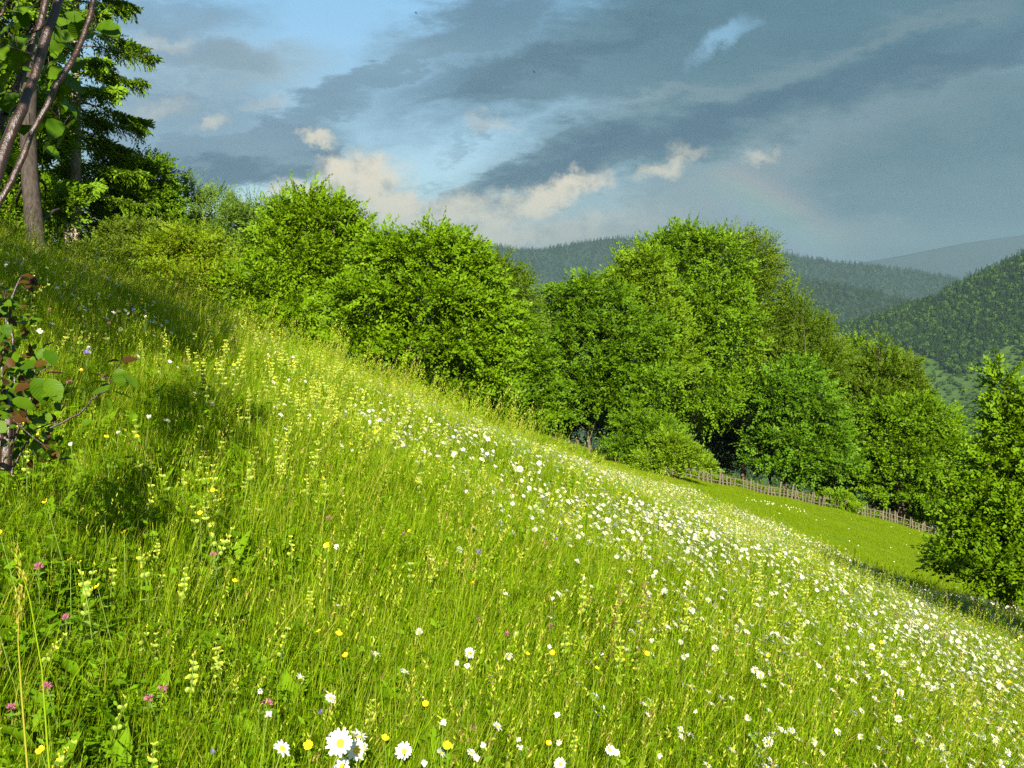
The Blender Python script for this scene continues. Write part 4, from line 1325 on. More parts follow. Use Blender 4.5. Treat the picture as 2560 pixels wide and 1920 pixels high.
def merge_geo(gs):
    g = Geo()
    for i, (s, mi) in enumerate(gs):
        for v, t in zip(s.v, s.t):
            g.v.append(v); g.t.append(t)
        g.f += [tuple(j + g.n for j in q) for q in s.f]
        g.m += [mi] * len(s.f)
        g.n += s.n
    return g


def rattle_parts(seed, h=0.34):
    q = np.random.default_rng(seed)
    stem, cal, cor = Geo(), Geo(), Geo()
    lx = q.normal(0.03, 0.02)
    def axis(t):
        return np.array((lx * t * t * 3, q.normal(0, 0.001), h * t))
    stem.tube(np.array([axis(t) for t in (-0.1, 0.3, 0.65, 1.0)]), [0.0022, 0.002, 0.0017, 0.001], 4)
    for k in range(5):      # narrow toothed leaf pairs
        t = 0.18 + 0.085 * k
        for s in (-1, 1):
            aa = 1.57 * k + (0 if s > 0 else math.pi)
            o = np.array((math.cos(aa), math.sin(aa), 0.45))
            v, f = leaf_arrays(axis(t)[None], o[None], np.array([(0, 0, 1.0)]), np.array([0.05 - 0.004 * k]), np.array([0.013]), 0.1, 0.3)
            stem.add(v, f.tolist())
    nodes = int(q.integers(4, 7))
    for k in range(nodes):
        t = 0.76 + 0.24 * k / (nodes - 1) + q.normal(0, 0.006)
        size = 0.0075 * (1.08 - 0.45 * (k / (nodes - 1)) ** 2)
        for s in (0, 1):
            aa = 1.57 * k + math.pi * s + q.normal(0, 0.5)
            o = np.array((math.cos(aa), math.sin(aa), 0.25)); o /= np.linalg.norm(o)
            sd = np.array((-math.sin(aa), math.cos(aa), 0))
            upv = np.cross(o, sd)
            c0 = axis(t) + o * size * 0.9
            # inflated flat calyx: lens of two six-sided faces
            ring = [c0 + (o * math.cos(th) + upv * math.sin(th) * 0.95) * size for th in np.arange(6) * math.pi / 3]
            cal.add(ring + [c0 + sd * size * 0.38, c0 - sd * size * 0.38], [(i, (i + 1) % 6, 6) for i in range(6)] + [((i + 1) % 6, i, 7) for i in range(6)])
            # pointed green-yellow bract
            v, f = leaf_arrays((axis(t))[None], (o + np.array((0, 0, -0.15)))[None], np.array([(0, 0, 1.0)]), np.array([size * 2.0]), np.array([size * 1.1]), 0.15, 0.1)
            cal.add(v, f.tolist())
            if k >= 1:      # hooked yellow flower
                b0 = c0 + o * size * 0.7 + upv * size * q.uniform(-0.2, 0.6)
                o = norm(o + q.normal(0, 0.45, 3))
                e = size * 0.5
                cor.add([b0 + sd * e * 0.6 + upv * e * 0.7, b0 - sd * e * 0.6 + upv * e * 0.7, b0 - sd * e * 0.6 - upv * e * 0.6, b0 + sd * e * 0.6 - upv * e * 0.6, b0 + o * e * 1.7 + upv * e * 0.2, b0 + o * e * 1.2 - upv * e * 1.1],
                        [(0, 1, 4), (1, 2, 5, 4), (2, 3, 5), (3, 0, 4, 5), (0, 3, 2, 1)])
    return stem, cal, cor


def buttercup_parts(seed, h=0.36):
    q = np.random.default_rng(seed)
    stem, pet = Geo(), Geo()
    hd = np.array((q.normal(0, 0.03), q.normal(0, 0.03), h))
    stem.tube(np.array([(0, 0, -0.05), hd * 0.5 + (0.01, 0, 0), hd]), [0.0016, 0.0013, 0.001], 4)
    a, b, c = frame_from((q.normal(0, 0.3), -0.45 + q.normal(0, 0.25), 1))
    for i in range(5):
        th = 2 * math.pi * i / 5
        o = a * math.cos(th) + b * math.sin(th); s = -a * math.sin(th) + b * math.cos(th)
        r = 0.0095
        pet.add([hd, hd + o * r * 0.6 + s * r * 0.55 + c * r * 0.25, hd + o * r * 1.05 + s * r * 0.35 + c * r * 0.6, hd + o * r * 1.05 - s * r * 0.35 + c * r * 0.6, hd + o * r * 0.6 - s * r * 0.55 + c * r * 0.25], [(0, 1, 2), (0, 2, 3), (0, 3, 4)])
    return stem, pet


def clover_parts(seed, h=0.24):
    q = np.random.default_rng(seed)
    stem, pet = Geo(), Geo()
    hd = np.array((q.normal(0, 0.03), q.normal(0, 0.03), h))
    stem.tube(np.array([(0, 0, -0.05), hd * 0.5 + (0.01, 0, 0), hd]), [0.0018, 0.0015, 0.0013], 4)
    for k in range(3):
        aa = k * 2.09 + q.normal(0, 0.2)
        o = np.array((math.cos(aa), math.sin(aa), 0.2))
        v, f = leaf_arrays((hd - (0, 0, 0.02))[None], o[None], np.array([(0, 0, 1.0)]), np.array([0.025]), np.array([0.014]))
        stem.add(v, f.tolist())
    n = 46
    d = norm(q.normal(size=(n, 3))); d[:, 2] = np.where(d[:, 2] < -0.4, -d[:, 2], d[:, 2])
    v, f = leaf_arrays(hd + d * 0.004, d + np.array((0, 0, 0.25)), q.normal(size=(n, 3)), np.full(n, 0.0115), np.full(n, 0.0045), 0.2, 0.0)
    pet.add(v, f.tolist(), np.repeat(q.random(n), 4))
    return stem, pet


def bell_parts(seed, h=0.34):
    q = np.random.default_rng(seed)
    stem, pet = Geo(), Geo()
    hd = np.array((q.normal(0.02, 0.02), q.normal(0, 0.02), h))
    stem.tube(np.array([(0, 0, -0.05), hd * 0.5 + (0.01, 0, 0), hd]), [0.0013, 0.0011, 0.0009], 4)
    a, b, c = frame_from((0.3, -0.7, 0.8))
    for i in range(5):
        th = 2 * math.pi * i / 5
        o = a * math.cos(th) + b * math.sin(th); s = -a * math.sin(th) + b * math.cos(th)
        r = 0.011
        pet.add([hd + s * r * 0.3, hd - s * r * 0.3, hd + o * r * 0.6 - s * r * 0.5 + c * r * 1.0, hd + o * r * 1.3 + c * r * 1.7, hd + o * r * 0.6 + s * r * 0.5 + c * r * 1.0], [(0, 1, 2, 4), (2, 3, 4)])
    return stem, pet


def bud_parts(seed, h=0.38):
    q = np.random.default_rng(seed)
    stem, pet = Geo(), Geo()
    hd = np.array((q.normal(0.03, 0.03), q.normal(0, 0.03), h))
    stem.tube(np.array([(0, 0, -0.05), hd * 0.5, hd]), [0.0017, 0.0014, 0.0013], 4)
    n = 26
    d = norm(q.normal(size=(n, 3)))
    v, f = leaf_arrays(hd + d * 0.003 * np.array((1, 1, 0.7)), norm(np.cross(d, q.normal(size=(n, 3)))), d, np.full(n, 0.010), np.full(n, 0.008), -0.1, 0.2)
    pet.add(v, f.tolist())
    return stem, pet


DV, RV = [], []
for i in range(16):
    if i < 5:      # facing the viewer
        nm = (rng.normal(0, 0.25), -1.0 + rng.normal(0, 0.25), 0.75)
    else:          # facing up and down the slope: seen nearly edge on
        nm = (0.50 + rng.normal(0, 0.22), 0.10 + rng.normal(0, 0.24), 0.85)
    hd = (rng.normal(0.06, 0.04), rng.normal(-0.01, 0.03), 0.42 + rng.normal(0, 0.03))
    DV.append(daisy_parts(hd, nm, 0.024 * rng.uniform(0.85, 1.12), 17, i, close=0.0 if i % 4 else 0.25))
DM = [merge_geo([(a_, 0), (b_, 1), (c_, 2)]).mesh('oxeye_daisy', [M['daisy_petal'], M['daisy_disc'], M['stem']], smooth=False) for a_, b_, c_ in DV]
DP = [(a_.mesh('petals', [M['daisy_petal']], False), b_.mesh('disc', [M['daisy_disc']]), c_.mesh('stem', [M['stem']])) for a_, b_, c_ in DV]
RVp = [rattle_parts(60 + i, 0.31 + 0.03 * (i % 3)) for i in range(6)]
RM = [merge_geo([(a_, 0), (b_, 1), (c_, 2)]).mesh('yellow_rattle', [M['stem'], M['calyx'], M['rattle']], smooth=False) for a_, b_, c_ in RVp]
RP = [(a_.mesh('stem', [M['stem']], False), b_.mesh('calyxes', [M['calyx']], False), c_.mesh('petals', [M['rattle']], False)) for a_, b_, c_ in RVp]


def simple_set(parts, mats, name, n=4):
    ps = [parts(i + 20) for i in range(n)]
    return ps, [merge_geo([(p[0], 0), (p[1], 1)]).mesh(name, mats, False) for p in ps]


BP, BM = simple_set(buttercup_parts, [M['stem'], M['buttercup']], 'buttercup')
CP, CM = simple_set(clover_parts, [M['stem'], M['clover']], 'red_clover')
LP, LM = simple_set(bell_parts, [M['stem'], M['bell']], 'bellflower')
UP, UM = simple_set(bud_parts, [M['stem'], M['bud']], 'daisy_bud')


ANCHORS = [(340, 745, 'the largest daisy'), (470, 653, 'the ragged lower centre daisy'), (597, 708, 'the leaning daisy pair'), (898, 719, 'the round right meadow daisy'), (942, 747, 'the bottom right corner daisy'),
           (520, 469, 'the big crest daisies'), (130, 570, 'the left yellow rattle clump'), (230, 660, 'the many bracted yellow rattle'), (40, 370, 'the reddish bramble'), (118, 375, 'the big hazel shoot'),
           (30, 660, 'the tall leaning grass stem'), (425, 390, 'the round hazel'), (590, 450, 'the bare trunk'), (705, 478, 'the pasture fence end'), (985, 600, 'the corner bush'), (850, 540, 'the mown pasture'), (300, 350, 'the tall hazel')]


def zone(px, py):
    a = min(ANCHORS, key=lambda q: (q[0] - px) ** 2 + (q[1] - py) ** 2)
    dx_, dy_ = px - a[0], py - a[1]
    r_ = math.hypot(dx_, dy_)
    far_ = 'close' if r_ < 45 else ('a little way' if r_ < 110 else 'well')
    v_ = 'above' if dy_ < -0.4 * r_ else ('below' if dy_ > 0.4 * r_ else '')
    h_ = 'left of' if dx_ < -0.4 * r_ else ('right of' if dx_ > 0.4 * r_ else '')
    if v_ and h_:
        return '%s %s and %s %s' % (far_, v_, h_, a[2])
    if far_ == 'close' and h_ and not v_:
        far_ = 'just'
    return '%s %s %s' % (far_, v_ or h_, a[2])


def plant_root(px, py, head_h):
    q = hit(px, py, head_h)
    return None if q is None else (q[0], q[1])


def put(name, meshes, parts, vi, loc, label, cat, group, scale, yaw, with_parts):
    if with_parts:
        r_ = thing(name, loc, label, cat, group)
        r_.scale = (scale,) * 3
        r_.rotation_euler = (0, 0, yaw)
        for nm, me_ in parts:
            link(nm, me_, r_)
        return r_
    return tag(link(name, meshes[vi], loc=tuple(loc), rot=(0, 0, yaw), scale=scale), label, cat, group)


# the near oxeye daisies one can pick out, by where their heads are seen (px, py, variant kind: 0 open to the viewer, 1 tilted, size)
NEAR = [(340, 743, 0, 1.15, 'largest fully open white daisy at the lower edge of the meadow'),
        (357, 750, 0, 0.95, 'white daisy half behind the right side of the largest daisy'),
        (342, 766, 0, 0.8, 'small white daisy directly below the largest daisy'),
        (359, 736, 1, 0.8, 'side view daisy just above right of the largest daisy'),
        (283, 748, 1, 0.9, 'white daisy left of the largest daisy with petals hanging'),
        (404, 751, 0, 0.85, 'tilted white daisy right of the largest daisy group'),
        (328, 692, 1, 0.85, 'single white daisy above the largest daisy'),
        (300, 678, 1, 0.8, 'small thin petalled white daisy left of centre on the lower meadow'),
        (376, 653, 1, 1.0, 'edge on daisy with a pink clover under its petals'),
        (405, 671, 1, 0.9, 'edge on daisy hanging on a curved stalk beside yellow rattle'),
        (419, 632, 0, 0.75, 'lone pale daisy above the curved stalk daisy'),
        (470, 653, 0, 0.95, 'open white daisy with ragged petals in the lower centre'),
        (509, 656, 0, 0.8, 'small ragged daisy right of the open lower centre daisy'),
        (516, 634, 0, 0.7, 'small bright daisy above the ragged lower centre daisies'),
        (457, 663, 0, 0.6, 'round half closed daisy beside the open lower centre daisy'),
        (498, 726, 1, 0.9, 'edge on daisy standing low in the bottom centre'),
        (595, 697, 0, 0.8, 'white daisy in the lower right of centre above a leaning pair'),
        (596, 712, 1, 0.9, 'upper daisy of the leaning pair in the lower right of centre'),
        (604, 708, 1, 0.9, 'lower daisy of the leaning pair in the lower right of centre'),
        (610, 750, 0, 0.95, 'white daisy at the bottom edge above three small buds'),
        (560, 764, 0, 0.9, 'daisy cut by the bottom edge right of centre'),
        (350, 780, 0, 0.8, 'daisy peeping up at the bottom edge below the largest daisy'),
        (592, 662, 1, 0.8, 'slanting daisy in the middle of the lower right meadow'),
        (898, 719, 0, 1.05, 'open round daisy with grey petals in the right meadow'),
        (942, 747, 0, 1.0, 'open daisy near the bottom right corner'),
        (768, 742, 0, 1.0, 'white daisy standing at the bottom edge right of centre'),
        (520, 469, 0, 1.2, 'big round daisy on the crest in front of the fence pickets'),
        (539, 463, 0, 1.15, 'second big round daisy on the crest right of the biggest crest daisy'),
        (488, 439, 0, 1.1, 'round daisy at the upper rim of the crest drift')]
DG, RG = 'oxeye daisies in the meadow', 'yellow rattle plants in the meadow'
n_daisy = 0
for k, (px, py, kd, s, lab) in enumerate(NEAR):
    vi = [0, 1, 2, 3, 4][k % 5] if kd == 0 else 5 + k % 11
    hd = DV[vi][1].v[0].mean(0)
    q = plant_root(px, py, hd[2] * s * (1.0 if k < 6 else 0.78))
    if q is None:
        continue
    loc = q[1] - hd * s * (1.0 if k < 6 else 0.78)
    p = DP[vi]
    put('oxeye_daisy', DM, list(zip(('petals', 'disc', 'stem'), p)), vi, loc, lab, 'daisy', DG, s * (1.0 if k < 6 else 0.78), 0, True)
    n_daisy += 1


def density_daisy(px, py):
    """how thickly the white flowers stand, by place in the meadow"""
    d = 0.05 + 0 * px
    crest = np.exp(-((py - np.interp(px, [380, 512, 620, 700, 800, 1024], [400, 470, 500, 540, 590, 680])) / 45.0) ** 2)
    d = d + 1.7 * crest * np.clip((px - 330) / 150, 0, 1)
    d = d + 0.85 * np.clip((px - 520) / 260, 0, 1) * (py > 500)
    d = d + 0.03 * (px > 250)
    d = d + 0.12 * (px < 260) * (py < 330) * (py > 235)
    return d


def density_rattle(px, py):
    d = 0.10 + 0 * px
    d = d + 1.3 * np.exp(-(((px - 300) / 130) ** 2 + ((py - 420) / 55) ** 2))
    d = d + 0.45 * np.exp(-(((px - 240) / 80) ** 2 + ((py - 345) / 35) ** 2))
    d = d + 0.6 * np.exp(-(((px - 170) / 110) ** 2 + ((py - 600) / 110) ** 2))
    d = d + 0.55 * np.exp(-(((px - 720) / 130) ** 2 + ((py - 620) / 70) ** 2))
    return d


def sow(n_target, dens, ymax=42, seed=0, y0=1.2, dmin=0):
    r = np.random.default_rng(seed)
    out = []
    got = 0
    while got < n_target:
        n = 60000
        # uniform over the ground, thinned by the density
        y = y0 + (ymax - y0) * r.random(n) ** 1.0
        x = r.uniform(-0.58, 0.58, n) * y + r.uniform(-0.4, 0.4, n)
        z = ground(x, y)
        px, py, D = project(np.stack([x, y, z + 0.38], 1))
        w = dens(px, py) * (y / ymax)           # the sample above is denser near the viewer; undo that
        w = w * np.clip(0.8 + 0.8 * vnoise(x / 0.3, y / 0.3, seed + 40), 0.3, 1.6)
        k = (r.random(n) < w * 0.7) & (y < meadow_edge(x)) & (px > -60) & (px < 1090) & (py < 800)
        out.append(np.stack([x, y, z, px, py, D], 1)[k])
        got += k.sum()
        if k.sum() == 0:
            break
    o = np.concatenate(out)
    return o[r.permutation(len(o))[:n_target]]


D_all = sow(30000, density_daisy, 28, 1)
D_all = D_all[np.argsort(D_all[:, 5])]
# keep the near foreground as sparse as the photograph shows it
nearm = (D_all[:, 5] < 4.0) & (D_all[:, 3] < 620) & (rng.random(len(D_all)) < 0.8)
D_all = D_all[~nearm]


def inview(A):
    return (A[:, 3] > 0) & (A[:, 3] < 1024) & (A[:, 4] > 0) & (A[:, 4] < 768)


vis = np.nonzero(inview(D_all))[0][:300 - n_daisy]
sel = np.zeros(len(D_all), bool); sel[vis] = True
for i in vis:
    x, y, z, px, py, D = D_all[i]
    vi = int(rng.integers(0, 5)) if rng.random() < 0.05 else int(rng.integers(5, 16))
    put('oxeye_daisy', DM, None, vi, (x, y, z), 'small white daisy ' + zone(px, py), 'daisy', DG, rng.uniform(0.55, 0.8), rng.normal(0, 0.35), False)
rest = D_all[~sel]
rv = np.where(rng.random(len(rest)) < 0.05, rng.integers(0, 5, len(rest)), rng.integers(5, 16, len(rest)))
scatter('daisies', rest[:, :3], np.stack([0 * rv, 0 * rv, rng.normal(0, 0.35, len(rest))], 1), rng.uniform(0.5, 0.75, len(rest)), rv, DM, 'countless white daisies farther up and across the meadow', 'daisies')

NEAR_R = [(205, 585, 1.0, 'tallest of the pale yellow rattle spikes in the left clump'), (110, 565, 1.05, 'yellow rattle spike at the left end of the left clump'), (135, 560, 0.95, 'yellow rattle with yellow tips in the middle of the left clump'),
          (152, 545, 0.9, 'yellow rattle at the top of the left clump'), (105, 590, 1.0, 'yellow rattle below the left end of the left clump'), (175, 540, 0.8, 'yellow rattle alone above the left clump'),
          (182, 570, 0.9, 'yellow rattle touching a pink clover right of the left clump'), (165, 625, 0.95, 'yellow rattle leaning in the lower left meadow'), (178, 635, 0.9, 'paired yellow rattle in the lower left meadow'),
          (55, 635, 1.0, 'yellow rattle between the pink clovers at the left'), (15, 640, 1.0, 'yellow rattle at the left picture edge'), (228, 655, 1.2, 'big yellow rattle with many pale bracts in the lower left centre'),
          (240, 668, 1.05, 'second big yellow rattle beside the many bracted one'), (142, 700, 1.0, 'yellow rattle near the bottom left with round pale bracts'), (185, 745, 1.0, 'yellow rattle at the bottom left of the largest daisy'),
          (60, 745, 1.0, 'yellow rattle with a buttercup above it at the bottom left corner'), (85, 752, 1.0, 'lowest yellow rattle near the bottom left corner'), (258, 680, 0.85, 'thin yellow rattle right of the big pair'),
          (330, 620, 0.85, 'yellow rattle on a leaning brown stem left of centre'), (318, 600, 0.85, 'yellow rattle above the leaning brown stem'), (397, 700, 1.0, 'yellow rattle above the daisy group at the bottom centre'),
          (436, 705, 0.95, 'slim yellow rattle in the bottom centre'), (530, 690, 0.95, 'tall yellow rattle among buds in the lower centre'), (600, 730, 1.05, 'big yellow rattle beside the leaning daisy pair'),
          (402, 640, 0.85, 'yellow rattle rising beside the curved stalk daisy'), (448, 622, 0.8, 'yellow rattle with bright tip in the centre of the meadow')]
n_r = 0
for k, (px, py, s, lab) in enumerate(NEAR_R):
    vi = k % 6
    hh = (0.31 + 0.03 * (vi % 3)) * s * 0.85
    q = plant_root(px, py, hh)
    if q is None:
        continue
    put('yellow_rattle', RM, list(zip(('stem', 'calyxes', 'petals'), RP[vi])), vi, q[1] - np.array((0.09 * s, 0, hh)), lab, 'yellow rattle', RG, s * 0.85, rng.normal(0, 0.2), True)
    n_r += 1
R_all = sow(3400, density_rattle, 24, 2)
R_all = R_all[np.argsort(R_all[:, 5])]
R_all = R_all[~((R_all[:, 5] < 3.2) & (rng.random(len(R_all)) < 0.75))]
vis = np.nonzero(inview(R_all))[0][:300 - n_r]
sel = np.zeros(len(R_all), bool); sel[vis] = True
for i in vis:
    x, y, z, px, py, D = R_all[i]
    put('yellow_rattle', RM, None, int(rng.integers(0, 6)), (x, y, z), 'pale yellow rattle spike ' + zone(px, py), 'yellow rattle', RG, rng.uniform(0.8, 1.15), rng.uniform(0, 6.28), False)
rest = R_all[~sel]
scatter('yellow_rattles', rest[:, :3], np.stack([rng.normal(0, 0.1, len(rest)), rng.normal(0.08, 0.1, len(rest)), rng.uniform(0, 6.28, len(rest))], 1), rng.uniform(0.85, 1.25, len(rest)), rng.integers(0, 6, len(rest)), RM,
        'many yellow rattle spikes farther across the meadow', 'yellow rattle')

SMALL = {
    'buttercup': (BP, BM, 'buttercups in the meadow', 'bright yellow buttercup ', (0.36, 1.0), [(234, 565), (390, 556), (418, 516), (195, 498), (100, 485), (60, 540), (24, 537), (208, 480), (340, 640), (313, 622), (70, 735), (440, 752), (387, 742), (470, 590), (66, 500), (548, 650), (600, 660), (700, 640), (360, 640), (420, 690), (530, 640), (115, 528), (20, 610), (300, 755), (690, 610), (720, 660)], 55),
    'red_clover': (CP, CM, 'red clovers in the meadow', 'pink red clover head ', (0.24, 1.0), [(43, 565), (30, 690), (385, 664), (59, 603), (158, 680), (66, 686), (170, 690), (400, 532), (330, 520), (500, 765), (500, 675), (510, 640), (548, 625), (588, 690), (690, 560), (640, 700), (470, 620), (255, 705), (820, 700), (540, 600)], 40),
    'bellflower': (LP, LM, 'violet bellflowers in the meadow', 'small violet bellflower ', (0.34, 1.0), [(207, 695), (680, 705), (335, 690), (316, 675), (660, 553), (860, 760), (700, 610)], 6),
    'daisy_bud': (UP, UM, 'closed daisy buds in the meadow', 'round whitish daisy bud ', (0.38, 1.0), [(230, 748), (240, 715), (250, 665), (455, 675), (487, 760), (540, 745), (560, 730), (500, 735), (505, 722), (425, 757), (433, 718), (652, 760), (630, 765), (590, 640), (700, 690), (680, 650), (560, 640)], 45)}
for nm, (prs, ms, grp, lab, (hh, s0), spots, extra) in SMALL.items():
    mm = {'buttercup': 'buttercup', 'red_clover': 'clover', 'bellflower': 'bell', 'daisy_bud': 'bud'}[nm]
    pm = [(p[0].mesh('stem', [M['stem']], False), p[1].mesh('petals', [M[mm]], False)) for p in prs]
    for k, (px, py) in enumerate(spots):
        q = plant_root(px, py, hh)
        if q is not None:
            put(nm, ms, list(zip(('stem', 'petals'), pm[k % 4])), k % 4, q[1] - np.array((0, 0, hh)), lab + zone(px, py), nm.replace('_', ' '), grp, rng.uniform(0.9, 1.2) * (0.62 if nm == 'bellflower' else 0.9), rng.uniform(0, 6.28) if nm != 'buttercup' else 0, True)
    E = sow(extra * 3, lambda px, py: 0.4 + 0 * px, 10, 5 + len(nm))
    E = E[inview(E)][:extra]
    for x, y, z, px, py, D in E:
        put(nm, ms, None, int(rng.integers(0, 4)), (x, y, z), lab + zone(px, py), nm.replace('_', ' '), grp, rng.uniform(0.85, 1.15), rng.normal(0, 0.3), False)

# dock / sorrel spikes with rusty seeds
for k, (px, py) in enumerate([(1090 // 1, 600), (855, 555), (648, 600), (620, 610)]):
    q = plant_root(px, py, 0.5)
    if q is None or px > 1020:
        continue
    g = Geo()
    r_ = np.random.default_rng(500 + k)
    g.tube(np.array([(0, 0, -0.05), (0.02, 0, 0.3), (0.05, 0, 0.6)]), [0.002, 0.0018, 0.001], 4, mat=1)
    n = 60
    t = r_.uniform(0.5, 1, n)
    P = np.stack([0.05 * t ** 2, 0 * t, 0.6 * t], 1) + r_.normal(0, 0.012, (n, 3)) * (1.2 - t)[:, None] * 2
    v, f = leaf_arrays(P, r_.normal(size=(n, 3)), r_.normal(size=(n, 3)), np.full(n, 0.014), np.full(n, 0.01))
    g.add(v, f.tolist())
    tag(link('sorrel', g.mesh('sorrel', [M['sorrel'], M['stem']], False), loc=tuple(q[1] - np.array((0.05, 0, 0.5)))), 'rust red sorrel spike ' + zone(px, py), 'sorrel', 'sorrel spikes in the meadow')

# white flowers in a line on the mown pasture
pp = []
for i in range(34):
    t = rng.random()
    q = hit(745 + 62 * t, 500 + 14 * t + rng.normal(0, 1.2), 0.05)
    if q is not None:
        pp.append(q[1] - np.array((0, 0, 0.22)))
for i in range(40):
    q = hit(rng.uniform(720, 930), rng.uniform(500, 570), 0.05)
    if q is not None and q[1][1] > meadow_edge(q[1][0]):
        pp.append(q[1] - np.array((0, 0, 0.26)))
pp = np.array(pp)
scatter('pasture_daisies', pp, np.zeros((len(pp), 3)), np.full(len(pp), 0.75), rng.integers(0, 5, len(pp)), DM, 'thin line of white flowers on the mown pasture', 'daisies')


# ------------------------------------------------------------------ the near hazel in the upper left corner and the bramble below it
def big_leaf(seed, ln=1.0, rnd=0.82):
    """toothed rounded leaf, folded and drooping, unit length along +x, normal +z; 2x8 quads"""
    r = np.random.default_rng(seed)
    k = 9
    t = np.linspace(0, 1, k)
    w = rnd * 0.5 * np.sin(math.pi * np.clip(t, 0.0, 1) ** 0.85) ** 0.7
    w[0], w[-1] = 0.03, 0.0
    w[1:-1] *= 1 + 0.05 * np.array([1, -1] * 4)[:k - 2]
    z = -0.22 * t ** 2 + 0.02 * r.normal(size=k)
    fold = r.uniform(0.12, 0.3)
    V, UV = [], []
    for i in range(k):
        V += [(t[i], -w[i], z[i] + fold * w[i] + r.normal(0, 0.012)), (t[i], 0, z[i]), (t[i], w[i], z[i] + fold * w[i] + r.normal(0, 0.012))]
        UV += [(t[i], -w[i]), (t[i], 0), (t[i], w[i])]
    F = []
    for i in range(k - 1):
        F += [(3 * i, 3 * i + 1, 3 * i + 4, 3 * i + 3), (3 * i + 1, 3 * i + 2, 3 * i + 5, 3 * i + 4)]
    return V, F, UV


def leaf_mesh(seed, mat, rnd):
    V, F, UV = big_leaf(seed, 1.0, rnd)
    me = bpy.data.meshes.new('hazel_leaf')
    me.from_pydata(V, [], F)
    u = me.uv_layers.new(name='leaf')
    for lp in me.loops:
        u.data[lp.index].uv = UV[lp.vertex_index]
    me.materials.append(mat)
    me.polygons.foreach_set('use_smooth', np.ones(len(F), bool))
    return me


LG = [leaf_mesh(i, M['leaf_green'], 0.85 if i % 2 else 0.72) for i in range(5)]
LR = [leaf_mesh(10 + i, M['leaf_red'], 0.8) for i in range(3)]


def put_leaf(root, org, pos, axis, nrm, ln, red=False, name='leaf'):
    ax = Vector(axis).normalized()
    nr = Vector(nrm)
    nr = (nr - ax * nr.dot(ax)).normalized()
    sd = nr.cross(ax)
    m3 = Matrix((ax, sd, nr)).transposed()
    o = link(name, (LR if red else LG)[int(rng.integers(0, 3 if red else 5))], root, loc=tuple(np.asarray(pos) - org), rot=m3.to_euler(), scale=ln)
    return o


org = np.array((-2.1, 2.3, float(ground(-2.1, 2.3))))
hz_root = thing('hazel_tree', org, 'hazel with glossy dark stems leaning across the upper left corner', 'tree')
STEMS = [([(-34, 290), (-12, 205), (0, 164), (16, 121), (26, 97), (40, 57), (56, 10), (66, -30), (80, -90)], 2.42, 6.8),
         ([(-30, 260), (0, 201), (23, 156), (47, 106), (69, 66), (82, 40), (94, 0), (104, -45), (112, -100)], 2.35, 4.0),
         ([(-40, 230), (0, 122), (14, 96), (28, 55), (40, 26), (52, -25), (60, -80)], 2.9, 5.0),
         ([(-20, 30), (2, 14), (12, -20)], 2.7, 2.0)]
for pts_, D, hw in STEMS:
    p = np.array([at(a, b_, D + 0.04 * i) for i, (a, b_) in enumerate(pts_)])
    if len(pts_) > 4:
        p = np.concatenate([[org + np.array((rng.normal(0, 0.05), rng.normal(0, 0.05), -0.1))], p])
    q = [p[0]]
    for i in range(len(p) - 1):
        q += [p[i] + (p[i + 1] - p[i]) * 0.5 + rng.normal(0, 0.004, 3), p[i + 1]]
    g = Geo()
    r0 = hw * D / FPX
    g.tube(np.array(q), 0.88 * r0 * np.linspace(1.12, 0.75, len(q)) * (1 + rng.normal(0, 0.06, len(q))), 10)
    link('stem', g.mesh('hazel_stem', [M['bark_hazel']]), hz_root, loc=tuple(-org))
# thin twigs carrying the leaves in view
g = Geo()
TW = [[(40, 57), (20, 50), (0, 44), (-15, 40)], [(56, 10), (40, 30), (22, 36), (5, 50)], [(26, 97), (10, 92), (-6, 96)], [(47, 106), (58, 118), (66, 132)], [(69, 66), (62, 80), (56, 98)], [(82, 40), (92, 30), (100, 24)], [(16, 121), (6, 135), (-4, 140)], [(66, -30), (48, -5), (30, 8), (10, 12)]]
leafpos = []
for tw in TW:
    D = rng.uniform(2.6, 2.9)
    p = np.array([at(a, b_, D + 0.05 * i) for i, (a, b_) in enumerate(tw)])
    g.tube(p, 0.0028 * np.linspace(1, 0.4, len(p)), 5)
    for t in np.linspace(0.2, 1, 5):
        i = min(int(t * (len(p) - 1)), len(p) - 2)
        f = t * (len(p) - 1) - i
        leafpos.append(p[i] + (p[i + 1] - p[i]) * f)
link('twig', g.mesh('hazel_twigs', [M['bark_hazel']]), hz_root, loc=tuple(-org))
for (a, b_) in [(12, 28), (30, 18), (46, 20), (22, 70), (8, 72), (36, 85), (60, 60), (54, 40), (70, 30), (75, 22), (10, 100), (30, 125), (52, 140), (44, 146), (78, 118), (6, 150), (66, 12), (18, 8), (50, 70), (2, 60), (88, 20), (25, 45), (60, 100), (84, 60), (64, 140), (0, 132)]:
    leafpos.append(at(a, b_, rng.uniform(2.65, 3.2)))
for i in range(16):
    leafpos.append(at(rng.triangular(-5, 15, 98), rng.triangular(-5, 20, 150), rng.uniform(2.75, 3.4)))
g = Geo()
g.tube(np.array([(0.012, 0.008, 0.036), (0.004, 0.002, 0.018), (0, 0, 0)]), 0.0011, 4)
stalk_mesh = g.mesh('leaf_stalk', [M['bark_hazel']])
for p in leafpos:
    link('leaf_stalk', stalk_mesh, hz_root, loc=tuple(p - org), rot=(rng.normal(0, 0.3), rng.normal(0, 0.3), rng.uniform(0, 6.28)))
for p in leafpos:
    az = rng.uniform(0, 6.283)
    put_leaf(hz_root, org, p, (math.cos(az), math.sin(az) * 0.7, -0.45 + rng.normal(0, 0.3)), (rng.normal(0, 0.35), -0.35 + rng.normal(0, 0.4), 1), rng.uniform(0.045, 0.085))


def out_of_view(P):
    px, py, D = project(P)
    return ((px < -25) | (py < -30) | (D < 0.2))


